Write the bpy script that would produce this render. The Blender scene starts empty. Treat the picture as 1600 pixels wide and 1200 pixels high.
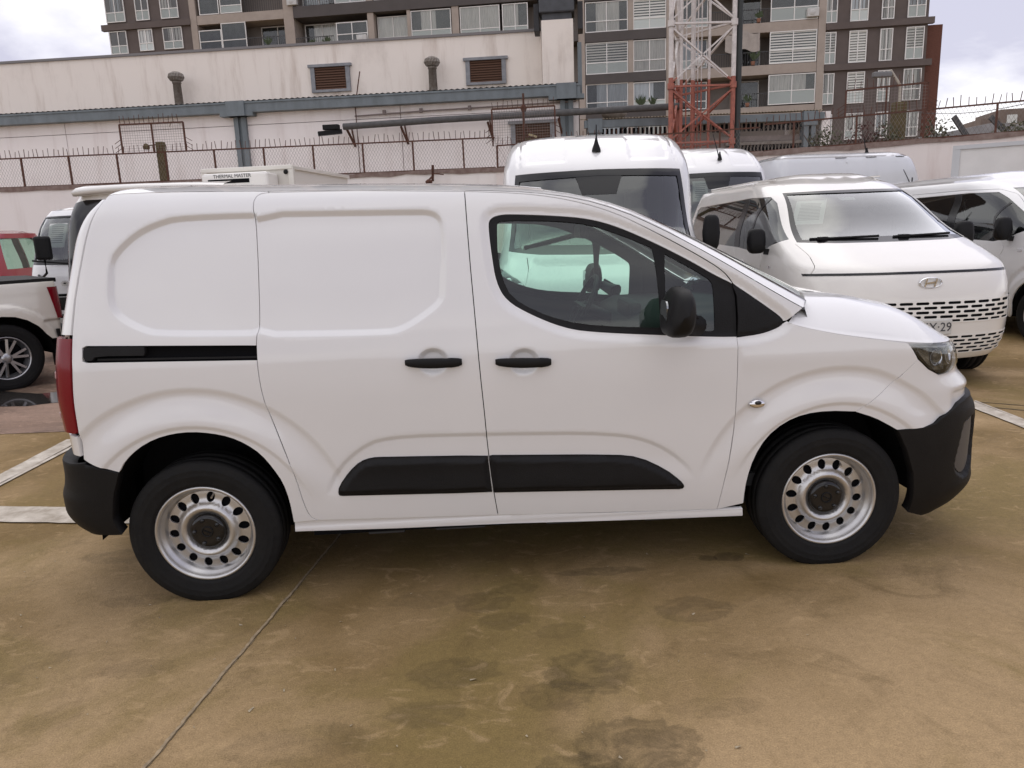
import bpy, bmesh, math, random
import numpy as np
from mathutils import Vector, Matrix
from mathutils.geometry import delaunay_2d_cdt

random.seed(7)
rng = np.random.default_rng(7)
scene = bpy.context.scene
COL = scene.collection
R = math.radians

# ------------------------------------------------------------------ camera
cam_data = bpy.data.cameras.new('camera')
cam = bpy.data.objects.new('camera', cam_data)
COL.objects.link(cam)
cam_data.sensor_fit = 'HORIZONTAL'
cam_data.sensor_width = 36.0
cam_data.lens = 36.0 * 1160.0 / 1600.0
cam_data.clip_start = 0.05
cam_data.clip_end = 3000.0
_yaw, _pitch, _roll = -0.046329, 0.20845, -0.037683
_f = Vector((-math.sin(_yaw) * math.cos(_pitch), math.cos(_yaw) * math.cos(_pitch), -math.sin(_pitch)))
_r0 = Vector((math.cos(_yaw), math.sin(_yaw), 0))
_u0 = _r0.cross(_f)
_r = _r0 * math.cos(_roll) + _u0 * math.sin(_roll)
_u = -_r0 * math.sin(_roll) + _u0 * math.cos(_roll)
_M = Matrix((_r, _u, -_f)).transposed().to_4x4()
_M.translation = Vector((1.22051, -3.98443, 1.57148))
cam.matrix_world = _M
scene.camera = cam

# ------------------------------------------------------------------ sky and sun (overcast)
SUN_EL, SUN_AZ = R(58), R(28)          # high sun behind thin cloud, beyond the van and to the right
world = bpy.data.worlds.new('World')
scene.world = world
world.use_nodes = True
_n, _l = world.node_tree.nodes, world.node_tree.links
_n.clear()
_out = _n.new('ShaderNodeOutputWorld')
_bg = _n.new('ShaderNodeBackground')
_bg.inputs['Strength'].default_value = 0.1
_sky = _n.new('ShaderNodeTexSky')
_sky.sky_type = 'NISHITA'
_sky.sun_disc = False
_sky.sun_elevation = SUN_EL
_sky.sun_rotation = SUN_AZ
_tc = _n.new('ShaderNodeTexCoord')
_sep = _n.new('ShaderNodeSeparateXYZ')
_l.new(_tc.outputs['Generated'], _sep.inputs[0])
# project the view direction on a flat cloud deck
_zc = _n.new('ShaderNodeMath'); _zc.operation = 'MAXIMUM'; _zc.inputs[1].default_value = 0.0
_l.new(_sep.outputs['Z'], _zc.inputs[0])
_za = _n.new('ShaderNodeMath'); _za.operation = 'ADD'; _za.inputs[1].default_value = 0.28
_l.new(_zc.outputs[0], _za.inputs[0])
_dv = _n.new('ShaderNodeVectorMath'); _dv.operation = 'DIVIDE'
_cz = _n.new('ShaderNodeCombineXYZ')
for i in range(3):
    _l.new(_za.outputs[0], _cz.inputs[i])
_l.new(_tc.outputs['Generated'], _dv.inputs[0]); _l.new(_cz.outputs[0], _dv.inputs[1])
_no = _n.new('ShaderNodeTexNoise')
_no.inputs['Scale'].default_value = 1.3
_no.inputs['Detail'].default_value = 7.0
_no.inputs['Roughness'].default_value = 0.52
_no.inputs['Distortion'].default_value = 0.35
_mp = _n.new('ShaderNodeMapping'); _mp.inputs['Location'].default_value = (0.9, 2.35, 0.0)
_mp.inputs['Scale'].default_value = (1.0, 1.0, 0.25)
_l.new(_dv.outputs[0], _mp.inputs[0]); _l.new(_mp.outputs[0], _no.inputs['Vector'])
_cr = _n.new('ShaderNodeValToRGB')
_cr.color_ramp.elements[0].position = 0.36; _cr.color_ramp.elements[0].color = (4.9, 4.75, 5.7, 1)
_cr.color_ramp.elements[1].position = 0.57; _cr.color_ramp.elements[1].color = (10.4, 10.15, 10.2, 1)
# a heavier bank of cloud towards +X, thinning again down at the horizon
_bx = _n.new('ShaderNodeMapRange'); _bx.interpolation_type = 'SMOOTHSTEP'
_bx.inputs[1].default_value = 0.22; _bx.inputs[2].default_value = 0.50; _bx.inputs[4].default_value = 0.36
_l.new(_sep.outputs['X'], _bx.inputs[0])
_bz = _n.new('ShaderNodeMapRange'); _bz.interpolation_type = 'SMOOTHSTEP'
_bz.inputs[1].default_value = 0.13; _bz.inputs[2].default_value = 0.24
_l.new(_sep.outputs['Z'], _bz.inputs[0])
_bm = _n.new('ShaderNodeMath'); _bm.operation = 'MULTIPLY'
_l.new(_bx.outputs[0], _bm.inputs[0]); _l.new(_bz.outputs[0], _bm.inputs[1])
_bs = _n.new('ShaderNodeMath'); _bs.operation = 'SUBTRACT'
_l.new(_no.outputs['Fac'], _bs.inputs[0]); _l.new(_bm.outputs[0], _bs.inputs[1])
_l.new(_bs.outputs[0], _cr.inputs['Fac'])
_mx = _n.new('ShaderNodeMix'); _mx.data_type = 'RGBA'
_mx.inputs[0].default_value = 0.9
_l.new(_sky.outputs[0], _mx.inputs[6]); _l.new(_cr.outputs[0], _mx.inputs[7])
_l.new(_mx.outputs[2], _bg.inputs['Color'])
_l.new(_bg.outputs[0], _out.inputs[0])

sun_data = bpy.data.lights.new('sun', 'SUN')
sun_data.energy = 0.5
sun_data.angle = R(75)
sun_data.color = (1.0, 0.955, 0.9)
sun = bpy.data.objects.new('sun', sun_data)
COL.objects.link(sun)
# Nishita: rotation 0 puts the sun over +Y, turning clockwise seen from above
_sd = Vector((math.sin(SUN_AZ) * math.cos(SUN_EL), math.cos(SUN_AZ) * math.cos(SUN_EL), math.sin(SUN_EL)))
sun.rotation_euler = _sd.to_track_quat('Z', 'Y').to_euler()
sun.location = (0, 0, 30)

scene.view_settings.view_transform = 'Standard'
scene.view_settings.look = 'None'
scene.view_settings.gamma = 1.0
scene.view_settings.exposure = 0.50
scene.view_settings.use_curve_mapping = False
from mathutils.kdtree import KDTree

# ------------------------------------------------------------------ materials
MATS = {}
def _new(name):
    m = bpy.data.materials.new(name); m.use_nodes = True
    nt = m.node_tree
    b = nt.nodes['Principled BSDF']
    MATS[name] = m
    return m, nt, b

def mat(name, col, rough=0.5, metal=0.0, coat=0.0, var=0.0, vscale=6.0, bump=0.0, bscale=40.0, spec=0.5, stretch=(1, 1, 1), col2=None):
    """principled material; var mixes towards col2 (or a darker tone) by object-space noise: wear that belongs to the thing"""
    if name in MATS: return MATS[name]
    m, nt, b = _new(name)
    b.inputs['Base Color'].default_value = (*col, 1)
    b.inputs['Roughness'].default_value = rough
    b.inputs['Metallic'].default_value = metal
    b.inputs['Coat Weight'].default_value = coat
    b.inputs['Coat Roughness'].default_value = 0.04
    b.inputs['Specular IOR Level'].default_value = spec
    if var or bump:
        tc = nt.nodes.new('ShaderNodeTexCoord')
        mp = nt.nodes.new('ShaderNodeMapping'); mp.inputs['Scale'].default_value = stretch
        nt.links.new(tc.outputs['Object'], mp.inputs[0])
    if var:
        no = nt.nodes.new('ShaderNodeTexNoise'); no.inputs['Scale'].default_value = vscale
        no.inputs['Detail'].default_value = 6; no.inputs['Roughness'].default_value = 0.65
        nt.links.new(mp.outputs[0], no.inputs['Vector'])
        cr = nt.nodes.new('ShaderNodeValToRGB')
        cr.color_ramp.elements[0].position = 0.35; cr.color_ramp.elements[1].position = 0.68
        nt.links.new(no.outputs['Fac'], cr.inputs['Fac'])
        mx = nt.nodes.new('ShaderNodeMix'); mx.data_type = 'RGBA'
        c2 = col2 if col2 else tuple(c * (1 - var) for c in col)
        mx.inputs[6].default_value = (*c2, 1); mx.inputs[7].default_value = (*col, 1)
        nt.links.new(cr.outputs['Color'], mx.inputs[0])
        nt.links.new(mx.outputs[2], b.inputs['Base Color'])
        mr = nt.nodes.new('ShaderNodeMapRange')
        mr.inputs[3].default_value = min(1, rough * 1.15); mr.inputs[4].default_value = rough * 0.88
        nt.links.new(no.outputs['Fac'], mr.inputs[0]); nt.links.new(mr.outputs[0], b.inputs['Roughness'])
    if bump:
        n2 = nt.nodes.new('ShaderNodeTexNoise'); n2.inputs['Scale'].default_value = bscale; n2.inputs['Detail'].default_value = 4
        nt.links.new(mp.outputs[0], n2.inputs['Vector'])
        bp = nt.nodes.new('ShaderNodeBump'); bp.inputs['Strength'].default_value = bump; bp.inputs['Distance'].default_value = 0.01
        nt.links.new(n2.outputs['Fac'], bp.inputs['Height']); nt.links.new(bp.outputs[0], b.inputs['Normal'])
    return m

def glass(name, tint, refl_rough=0.02, gain=1.5):
    """thin pane: fresnel mirror over a tinted see-through"""
    if name in MATS: return MATS[name]
    m = bpy.data.materials.new(name); m.use_nodes = True; MATS[name] = m
    nt = m.node_tree; nt.nodes.clear()
    o = nt.nodes.new('ShaderNodeOutputMaterial')
    t = nt.nodes.new('ShaderNodeBsdfTransparent'); t.inputs[0].default_value = (*tint, 1)
    g = nt.nodes.new('ShaderNodeBsdfGlossy'); g.inputs['Roughness'].default_value = refl_rough
    g.inputs[0].default_value = (0.95, 0.97, 0.96, 1)
    f = nt.nodes.new('ShaderNodeFresnel'); f.inputs[0].default_value = 1.55
    mu = nt.nodes.new('ShaderNodeMath'); mu.operation = 'MULTIPLY'; mu.inputs[1].default_value = gain
    mu.use_clamp = True
    mx = nt.nodes.new('ShaderNodeMixShader')
    nt.links.new(f.outputs[0], mu.inputs[0]); nt.links.new(mu.outputs[0], mx.inputs[0])
    nt.links.new(t.outputs[0], mx.inputs[1]); nt.links.new(g.outputs[0], mx.inputs[2])
    nt.links.new(mx.outputs[0], o.inputs[0])
    return m

def paint(name, col, dirt=0.06):
    """car paint: clear-coated, a breath of uneven road film and orange peel"""
    if name in MATS: return MATS[name]
    m, nt, b = _new(name)
    b.inputs['Roughness'].default_value = 0.28
    b.inputs['Coat Weight'].default_value = 1.0
    b.inputs['Coat Roughness'].default_value = 0.025
    tc = nt.nodes.new('ShaderNodeTexCoord')
    no = nt.nodes.new('ShaderNodeTexNoise'); no.inputs['Scale'].default_value = 2.6
    no.inputs['Detail'].default_value = 8; no.inputs['Roughness'].default_value = 0.6
    nt.links.new(tc.outputs['Object'], no.inputs['Vector'])
    mx = nt.nodes.new('ShaderNodeMix'); mx.data_type = 'RGBA'
    mx.inputs[6].default_value = (*[c * (1 - dirt) for c in col], 1); mx.inputs[7].default_value = (*col, 1)
    nt.links.new(no.outputs['Fac'], mx.inputs[0]); nt.links.new(mx.outputs[2], b.inputs['Base Color'])
    n2 = nt.nodes.new('ShaderNodeTexNoise'); n2.inputs['Scale'].default_value = 3.2; n2.inputs['Detail'].default_value = 2
    nt.links.new(tc.outputs['Object'], n2.inputs['Vector'])
    bp = nt.nodes.new('ShaderNodeBump'); bp.inputs['Strength'].default_value = 0.06; bp.inputs['Distance'].default_value = 0.05
    nt.links.new(n2.outputs['Fac'], bp.inputs['Height'])
    nt.links.new(bp.outputs[0], b.inputs['Coat Normal'])
    return m

WHITE = paint('white_paint', (0.76, 0.755, 0.755))
WHITE_BOUNCE = paint('bounce_warmed_white', (0.80, 0.775, 0.73))  # white paint tinted warm to stand in for light bounced off the ground
PEARL = paint('pearl_paint', (0.72, 0.69, 0.62))
RED = paint('red_paint', (0.32, 0.018, 0.03))
BLACKP = mat('black_plastic', (0.0075, 0.0072, 0.0078), 0.55, var=0.25, vscale=9, bump=0.15, bscale=220, spec=0.25)
BLACKG = mat('gloss_black', (0.008, 0.008, 0.009), 0.12, spec=0.5)
RUBBER = mat('tyre_rubber', (0.0075, 0.0075, 0.008), 0.72, var=0.35, vscale=14, bump=0.2, bscale=90, spec=0.22, col2=(0.012, 0.0115, 0.011))
DARK = mat('dark_cavity', (0.006, 0.006, 0.007), 0.9, spec=0.1)
LINER = mat('arch_liner', (0.010, 0.010, 0.011), 0.85, spec=0.15, bump=0.3, bscale=60)
STEEL = mat('silver_steel', (0.60, 0.595, 0.59), 0.36, metal=0.90, var=0.12, vscale=18)
ALLOY = mat('alloy', (0.42, 0.42, 0.43), 0.3, metal=0.9)
CHROME = mat('chrome', (0.78, 0.78, 0.80), 0.12, metal=1.0)
LAMPRED = mat('tail_lamp_red', (0.175, 0.0025, 0.010), 0.2, coat=0.15, spec=0.25)
LAMPCLR = mat('tail_lamp_clear', (0.48, 0.30, 0.30), 0.15, coat=0.8)
GLASSG = glass('green_glass', (0.70, 0.90, 0.80))
GLASSD = glass('dark_glass', (0.30, 0.35, 0.33))
GLASSW = glass('windscreen_glass', (0.55, 0.62, 0.58), gain=2.6)
LENS = glass('lamp_lens', (0.86, 0.88, 0.88))
CABIN = mat('cabin_trim', (0.022, 0.023, 0.025), 0.8)
SEATM = mat('seat_fabric', (0.028, 0.029, 0.033), 0.92, var=0.3, vscale=30)
CABINL = mat('headliner', (0.30, 0.30, 0.30), 0.9)

# ------------------------------------------------------------------ objects
def tag(o, label=None, cat=None, group=None, kind=None):
    if label: o['label'] = label
    if cat: o['category'] = cat
    if group: o['group'] = group
    if kind: o['kind'] = kind
    return o

def thing(name, label, cat, loc=(0, 0, 0), rz=0.0, group=None):
    o = bpy.data.objects.new(name, None); COL.objects.link(o)
    o.empty_display_size = 0.3
    o.location = loc; o.rotation_euler = (0, 0, rz)
    return tag(o, label, cat, group)

def link(name, me, m, parent=None):
    o = bpy.data.objects.new(name, me); COL.objects.link(o)
    if m is not None and len(me.materials) == 0: me.materials.append(m)
    if parent is not None: o.parent = parent
    return o

def kids(o):
    return [c for c in bpy.data.objects if c.parent == o]

def copy_tree(o, parent=None, sub=None):
    c = o.copy(); COL.objects.link(c); c.parent = parent
    for ch in kids(o) if sub is None else sub.get(o, []):
        copy_tree(ch, c, sub)
    return c

def tree_map(o):
    d = {}
    for c in bpy.data.objects:
        if c.parent is not None: d.setdefault(c.parent, []).append(c)
    return d

def mirror(o, parent):
    """the same part on the other side of the vehicle"""
    c = o.copy(); COL.objects.link(c); c.parent = parent
    c.scale = (c.scale[0], -c.scale[1], c.scale[2])
    c.location = (c.location[0], -c.location[1], c.location[2])
    return c

class MB:
    """collects shapes into one mesh"""
    def __init__(self): self.v = []; self.f = []; self.sm = []
    def add(self, vs, fs, smooth=False):
        n = len(self.v); self.v += [tuple(p) for p in vs]
        self.f += [tuple(i + n for i in f) for f in fs]; self.sm += [smooth] * len(fs)
        return self
    def box(self, a, b, rot=None, c=None):
        x0, y0, z0 = a; x1, y1, z1 = b
        vs = [(x0, y0, z0), (x1, y0, z0), (x1, y1, z0), (x0, y1, z0), (x0, y0, z1), (x1, y0, z1), (x1, y1, z1), (x0, y1, z1)]
        if rot is not None:
            cc = Vector(c if c else ((x0 + x1) / 2, (y0 + y1) / 2, (z0 + z1) / 2))
            vs = [tuple(rot @ (Vector(p) - cc) + cc) for p in vs]
        return self.add(vs, [(0, 3, 2, 1), (4, 5, 6, 7), (0, 1, 5, 4), (1, 2, 6, 5), (2, 3, 7, 6), (3, 0, 4, 7)])
    def bbox(self, a, b, r=0.01):
        """box with chamfered edges"""
        x0, y0, z0 = a; x1, y1, z1 = b
        bm = bmesh.new(); bmesh.ops.create_cube(bm, size=1)
        for v in bm.verts: v.co = Vector(((x0 + x1) / 2 + v.co.x * (x1 - x0), (y0 + y1) / 2 + v.co.y * (y1 - y0), (z0 + z1) / 2 + v.co.z * (z1 - z0)))
        bmesh.ops.bevel(bm, geom=list(bm.edges), offset=r, segments=2, affect='EDGES', profile=0.5)
        bm.verts.index_update()
        self.add([v.co[:] for v in bm.verts], [[v.index for v in f.verts] for f in bm.faces], False); bm.free(); return self
    def tube(self, pts, r, n=8, cap=True, smooth=True, taper=None):
        pts = [Vector(p) for p in pts]; rings = []
        up = Vector((0, 0, 1))
        for i, p in enumerate(pts):
            t = (pts[min(i + 1, len(pts) - 1)] - pts[max(i - 1, 0)]).normalized()
            a = t.cross(up)
            if a.length < 1e-3: a = t.cross(Vector((0, 1, 0)))
            a.normalize(); b = t.cross(a)
            rr = r if taper is None else r * taper[i]
            rings.append([p + (a * math.cos(2 * math.pi * k / n) + b * math.sin(2 * math.pi * k / n)) * rr for k in range(n)])
        vs = [q for ring in rings for q in ring]; fs = []
        for i in range(len(pts) - 1):
            for k in range(n):
                fs.append((i * n + k, i * n + (k + 1) % n, (i + 1) * n + (k + 1) % n, (i + 1) * n + k))
        self.add(vs, fs, smooth)
        if cap:
            self.add(rings[0], [tuple(range(n))]); self.add(rings[-1], [tuple(range(n))[::-1]])
        return self
    def bar(self, a, b, w, h=None):
        """square bar from a to b"""
        h = h or w; a = Vector(a); b = Vector(b); t = (b - a).normalized(); up = Vector((0, 0, 1))
        s = t.cross(up)
        if s.length < 1e-3: s = Vector((1, 0, 0))
        s.normalize(); u = s.cross(t)
        vs = [p + s * (w / 2 * i) + u * (h / 2 * j) for p in (a, b) for i, j in ((-1, -1), (1, -1), (1, 1), (-1, 1))]
        return self.add(vs, [(0, 1, 2, 3), (7, 6, 5, 4), (0, 4, 5, 1), (1, 5, 6, 2), (2, 6, 7, 3), (3, 7, 4, 0)])
    def lathe(self, prof, axis='Y', n=48, c=(0, 0, 0), smooth=True, close=False):
        """prof: (along-axis, radius)"""
        vs = []; fs = []; m = len(prof)
        for k in range(n):
            a = 2 * math.pi * k / n
            for h, r in prof:
                p = {'Y': (r * math.cos(a), h, r * math.sin(a)), 'Z': (r * math.cos(a), r * math.sin(a), h), 'X': (h, r * math.cos(a), r * math.sin(a))}[axis]
                vs.append((p[0] + c[0], p[1] + c[1], p[2] + c[2]))
        for k in range(n):
            for i in range(m - 1 if not close else m):
                j = (i + 1) % m
                fs.append((k * m + i, k * m + j, ((k + 1) % n) * m + j, ((k + 1) % n) * m + i))
        return self.add(vs, fs, smooth)
    def prism(self, poly, axis, lo, hi):
        """extrude a 2D outline along an axis ('X': (y,z), 'Y': (x,z), 'Z': (x,y))"""
        n = len(poly)
        def P(p, h): return {'X': (h, p[0], p[1]), 'Y': (p[0], h, p[1]), 'Z': (p[0], p[1], h)}[axis]
        vs = [P(p, lo) for p in poly] + [P(p, hi) for p in poly]
        fs = [tuple(range(n))[::-1], tuple(range(n, 2 * n))] + [(i, (i + 1) % n, n + (i + 1) % n, n + i) for i in range(n)]
        return self.add(vs, fs)
    def grid(self, P, smooth=True, closed_u=False):
        """P[i][j] points"""
        a, b = len(P), len(P[0]); fs = []
        for i in range(a - (0 if closed_u else 1)):
            for j in range(b - 1):
                i2 = (i + 1) % a
                fs.append((i * b + j, i2 * b + j, i2 * b + j + 1, i * b + j + 1))
        return self.add([q for r_ in P for q in r_], fs, smooth)
    def mesh(self, name):
        me = bpy.data.meshes.new(name); me.from_pydata(self.v, [], self.f)
        me.polygons.foreach_set('use_smooth', self.sm); me.update()
        bm = bmesh.new(); bm.from_mesh(me); bmesh.ops.recalc_face_normals(bm, faces=bm.faces); bm.to_mesh(me); bm.free()
        return me
    def build(self, name, m, parent=None): return link(name, self.mesh(name), m, parent)

def text_mesh(s, size, m, name, parent, origin, right, up, extrude=0.0015, align='CENTER', stretch=1.0):
    """lettering as a thin mesh standing on the surface it is printed on"""
    cu = bpy.data.curves.new(name, 'FONT'); cu.body = s; cu.size = size; cu.extrude = extrude
    cu.align_x = align; cu.align_y = 'CENTER'; cu.resolution_u = 2
    o = bpy.data.objects.new(name + '_tmp', cu); COL.objects.link(o)
    dg = bpy.context.evaluated_depsgraph_get()
    me = bpy.data.meshes.new_from_object(o.evaluated_get(dg)); me.name = name
    bpy.data.objects.remove(o); bpy.data.curves.remove(cu)
    r_ = Vector(right).normalized(); u_ = Vector(up).normalized(); n_ = r_.cross(u_)
    M = Matrix((r_ * stretch, u_, n_)).transposed().to_4x4(); M.translation = Vector(origin)
    me.transform(M)
    me.materials.clear()
    return link(name, me, m, parent)

# ------------------------------------------------------------------ sheet-metal: panels cut out of a smooth shell
def sm(t):
    t = np.clip(t, 0, 1); return t * t * (3 - 2 * t)

def interp_smooth(tab):
    xs = np.array([t[0] for t in tab], float); ys = np.array([t[1] for t in tab], float)
    h = np.diff(xs); dl = np.diff(ys) / h
    m = np.zeros(len(xs)); m[0] = dl[0]; m[-1] = dl[-1]
    for i in range(1, len(xs) - 1):
        m[i] = 0 if dl[i - 1] * dl[i] <= 0 else (h[i - 1] + h[i]) / (h[i] / dl[i - 1] + h[i - 1] / dl[i])
    X = np.linspace(xs[0], xs[-1], 600); k = np.clip(np.searchsorted(xs, X) - 1, 0, len(xs) - 2)
    t = (X - xs[k]) / h[k]
    Y = (2*t**3 - 3*t**2 + 1)*ys[k] + (t**3 - 2*t**2 + t)*h[k]*m[k] + (-2*t**3 + 3*t**2)*ys[k+1] + (t**3 - t**2)*h[k]*m[k+1]
    return lambda v: np.interp(v, X, Y)

class Shell:
    """half a vehicle body (y<0 side): s runs rear centre > side > front centre, z up"""
    def __init__(self, W, Xf, Xr, nf, nr, lf, lr, w0, sa, sb, fixed=True):
        self.W = interp_smooth(W); self.Xf = interp_smooth(Xf); self.Xr = interp_smooth(Xr)
        self.lf, self.lr, self.sa, self.sb, self.fixed = lf, lr, sa, sb, fixed
        self.ft = self._wrap(lf, w0, nf); self.rt = self._wrap(lr, w0, nr)
        self.s1 = sb + self.ft[0][-1]; self.s0 = sa - self.rt[0][-1]
    def _wrap(self, A, B, n):
        t = np.linspace(0, np.pi / 2, 4000)
        a = np.sin(t)**(2/n); b = np.cos(t)**(2/n); b[-1] = 0; a[0] = 0
        L = np.concatenate([[0], np.cumsum(np.hypot(np.diff(a*A), np.diff(b*B)))])
        return L, a, b
    def xs(self, z):
        xf = self.Xf(z); xr = self.Xr(z)
        if self.fixed: return xr, self.sa + 0*z, self.sb + 0*z, xf
        return xr, xr + self.lr, xf - self.lf, xf
    def P(self, s, z):
        s = np.asarray(s, float); z = np.asarray(z, float)
        xr, xa, xb, xf = self.xs(z); W = self.W(z)
        x = xa + (s - self.sa) / (self.sb - self.sa) * (xb - xa); y = W * np.ones_like(x)
        df = s - self.sb; m = df > 0; Lf = self.ft[0][-1]; sg = np.where(df > Lf, -1.0, 1.0); df = np.where(df > Lf, 2*Lf - df, df)
        a = np.interp(df, self.ft[0], self.ft[1]); b = np.interp(df, self.ft[0], self.ft[2]) * sg
        x = np.where(m, xb + (xf - xb) * a, x); y = np.where(m, W * b, y)
        dr = self.sa - s; m = dr > 0; Lr = self.rt[0][-1]; sg = np.where(dr > Lr, -1.0, 1.0); dr = np.where(dr > Lr, 2*Lr - dr, dr)
        a = np.interp(dr, self.rt[0], self.rt[1]); b = np.interp(dr, self.rt[0], self.rt[2]) * sg
        x = np.where(m, xa + (xr - xa) * a, x); y = np.where(m, W * b, y)
        return np.stack([x, -y, z * np.ones_like(x)], -1)
    def S(self, x, z):
        """side point given by local x"""
        xr, xa, xb, xf = self.xs(np.float64(z)); return (float(self.sa + (x - xa) / (xb - xa) * (self.sb - self.sa)), z)
    def F(self, y, z):
        b = min(1, abs(y) / float(self.W(z))); return (float(self.sb + np.interp(-b, -self.ft[2], self.ft[0])), z)
    def B(self, y, z):
        b = min(1, abs(y) / float(self.W(z))); return (float(self.sa - np.interp(-b, -self.rt[2], self.rt[0])), z)

def seg_dist(p, poly, closed=True):
    p = np.asarray(p, float); a = np.asarray(poly, float)
    b = np.roll(a, -1, 0) if closed else a[1:]
    if not closed: a = a[:-1]
    out = np.full(len(p), 1e9)
    for A, B in zip(a, b):
        d = B - A; L = d @ d
        t = np.clip(((p - A) @ d) / (L if L > 0 else 1), 0, 1)
        q = p - A - t[:, None] * d
        out = np.minimum(out, np.einsum('ij,ij->i', q, q))
    return np.sqrt(out)

def inside(p, poly):
    p = np.asarray(p, float); a = np.asarray(poly, float); b = np.roll(a, -1, 0)
    c = np.zeros(len(p), bool)
    for A, B in zip(a, b):
        if A[1] == B[1]: continue
        m = ((A[1] > p[:, 1]) != (B[1] > p[:, 1])) & (p[:, 0] < (B[0] - A[0]) * (p[:, 1] - A[1]) / (B[1] - A[1]) + A[0])
        c ^= m
    return c

def sdf(p, poly):
    d = seg_dist(p, poly); return np.where(inside(p, poly), -d, d)

def chaikin(pts, it=2, closed=False):
    p = np.array(pts, float)
    for _ in range(it):
        if closed:
            q = np.roll(p, -1, 0); p = np.stack([p*.75 + q*.25, p*.25 + q*.75], 1).reshape(-1, 2)
        else:
            q = np.stack([p[:-1]*.75 + p[1:]*.25, p[:-1]*.25 + p[1:]*.75], 1).reshape(-1, 2)
            p = np.concatenate([p[:1], q, p[-1:]])
    return p

def resample(poly, h):
    out = []
    n = len(poly)
    for i in range(n):
        a, b = np.array(poly[i], float), np.array(poly[(i+1) % n], float)
        k = max(1, int(math.ceil(np.linalg.norm(b - a) / h)))
        for j in range(k): out.append(a + (b - a) * j / k)
    return np.array(out)

def area(poly):
    p = np.asarray(poly); q = np.roll(p, -1, 0)
    return 0.5 * np.sum(p[:, 0]*q[:, 1] - q[:, 0]*p[:, 1])

def clean(poly):
    p = [np.array(poly[0], float)]
    for q in poly[1:]:
        if np.linalg.norm(np.array(q) - p[-1]) > 1e-4: p.append(np.array(q, float))
    if np.linalg.norm(p[0] - p[-1]) < 1e-4: p.pop()
    p = np.array(p)
    return p if area(p) > 0 else p[::-1]

def offset(poly, d):
    """shrink a ccw outline by d"""
    p = np.asarray(poly, float); a = p - np.roll(p, 1, 0); b = np.roll(p, -1, 0) - p
    a /= np.linalg.norm(a, axis=1)[:, None] + 1e-12; b /= np.linalg.norm(b, axis=1)[:, None] + 1e-12
    na = np.stack([-a[:, 1], a[:, 0]], 1); nb = np.stack([-b[:, 1], b[:, 0]], 1)
    n = na + nb; L = np.linalg.norm(n, axis=1); n = n / (L[:, None] + 1e-9)
    k = np.clip(1 / np.maximum(np.einsum('ij,ij->i', n, na), .4), 1, 2.5)
    return p + n * (d * k)[:, None]

def strip(path, w):
    """a thin outline along an open path (a door gap)"""
    p = np.array(path, float); t = np.gradient(p, axis=0); t /= np.linalg.norm(t, axis=1)[:, None]
    n = np.stack([-t[:, 1], t[:, 0]], 1) * w / 2
    return np.concatenate([p + n, (p - n)[::-1]])

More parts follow.
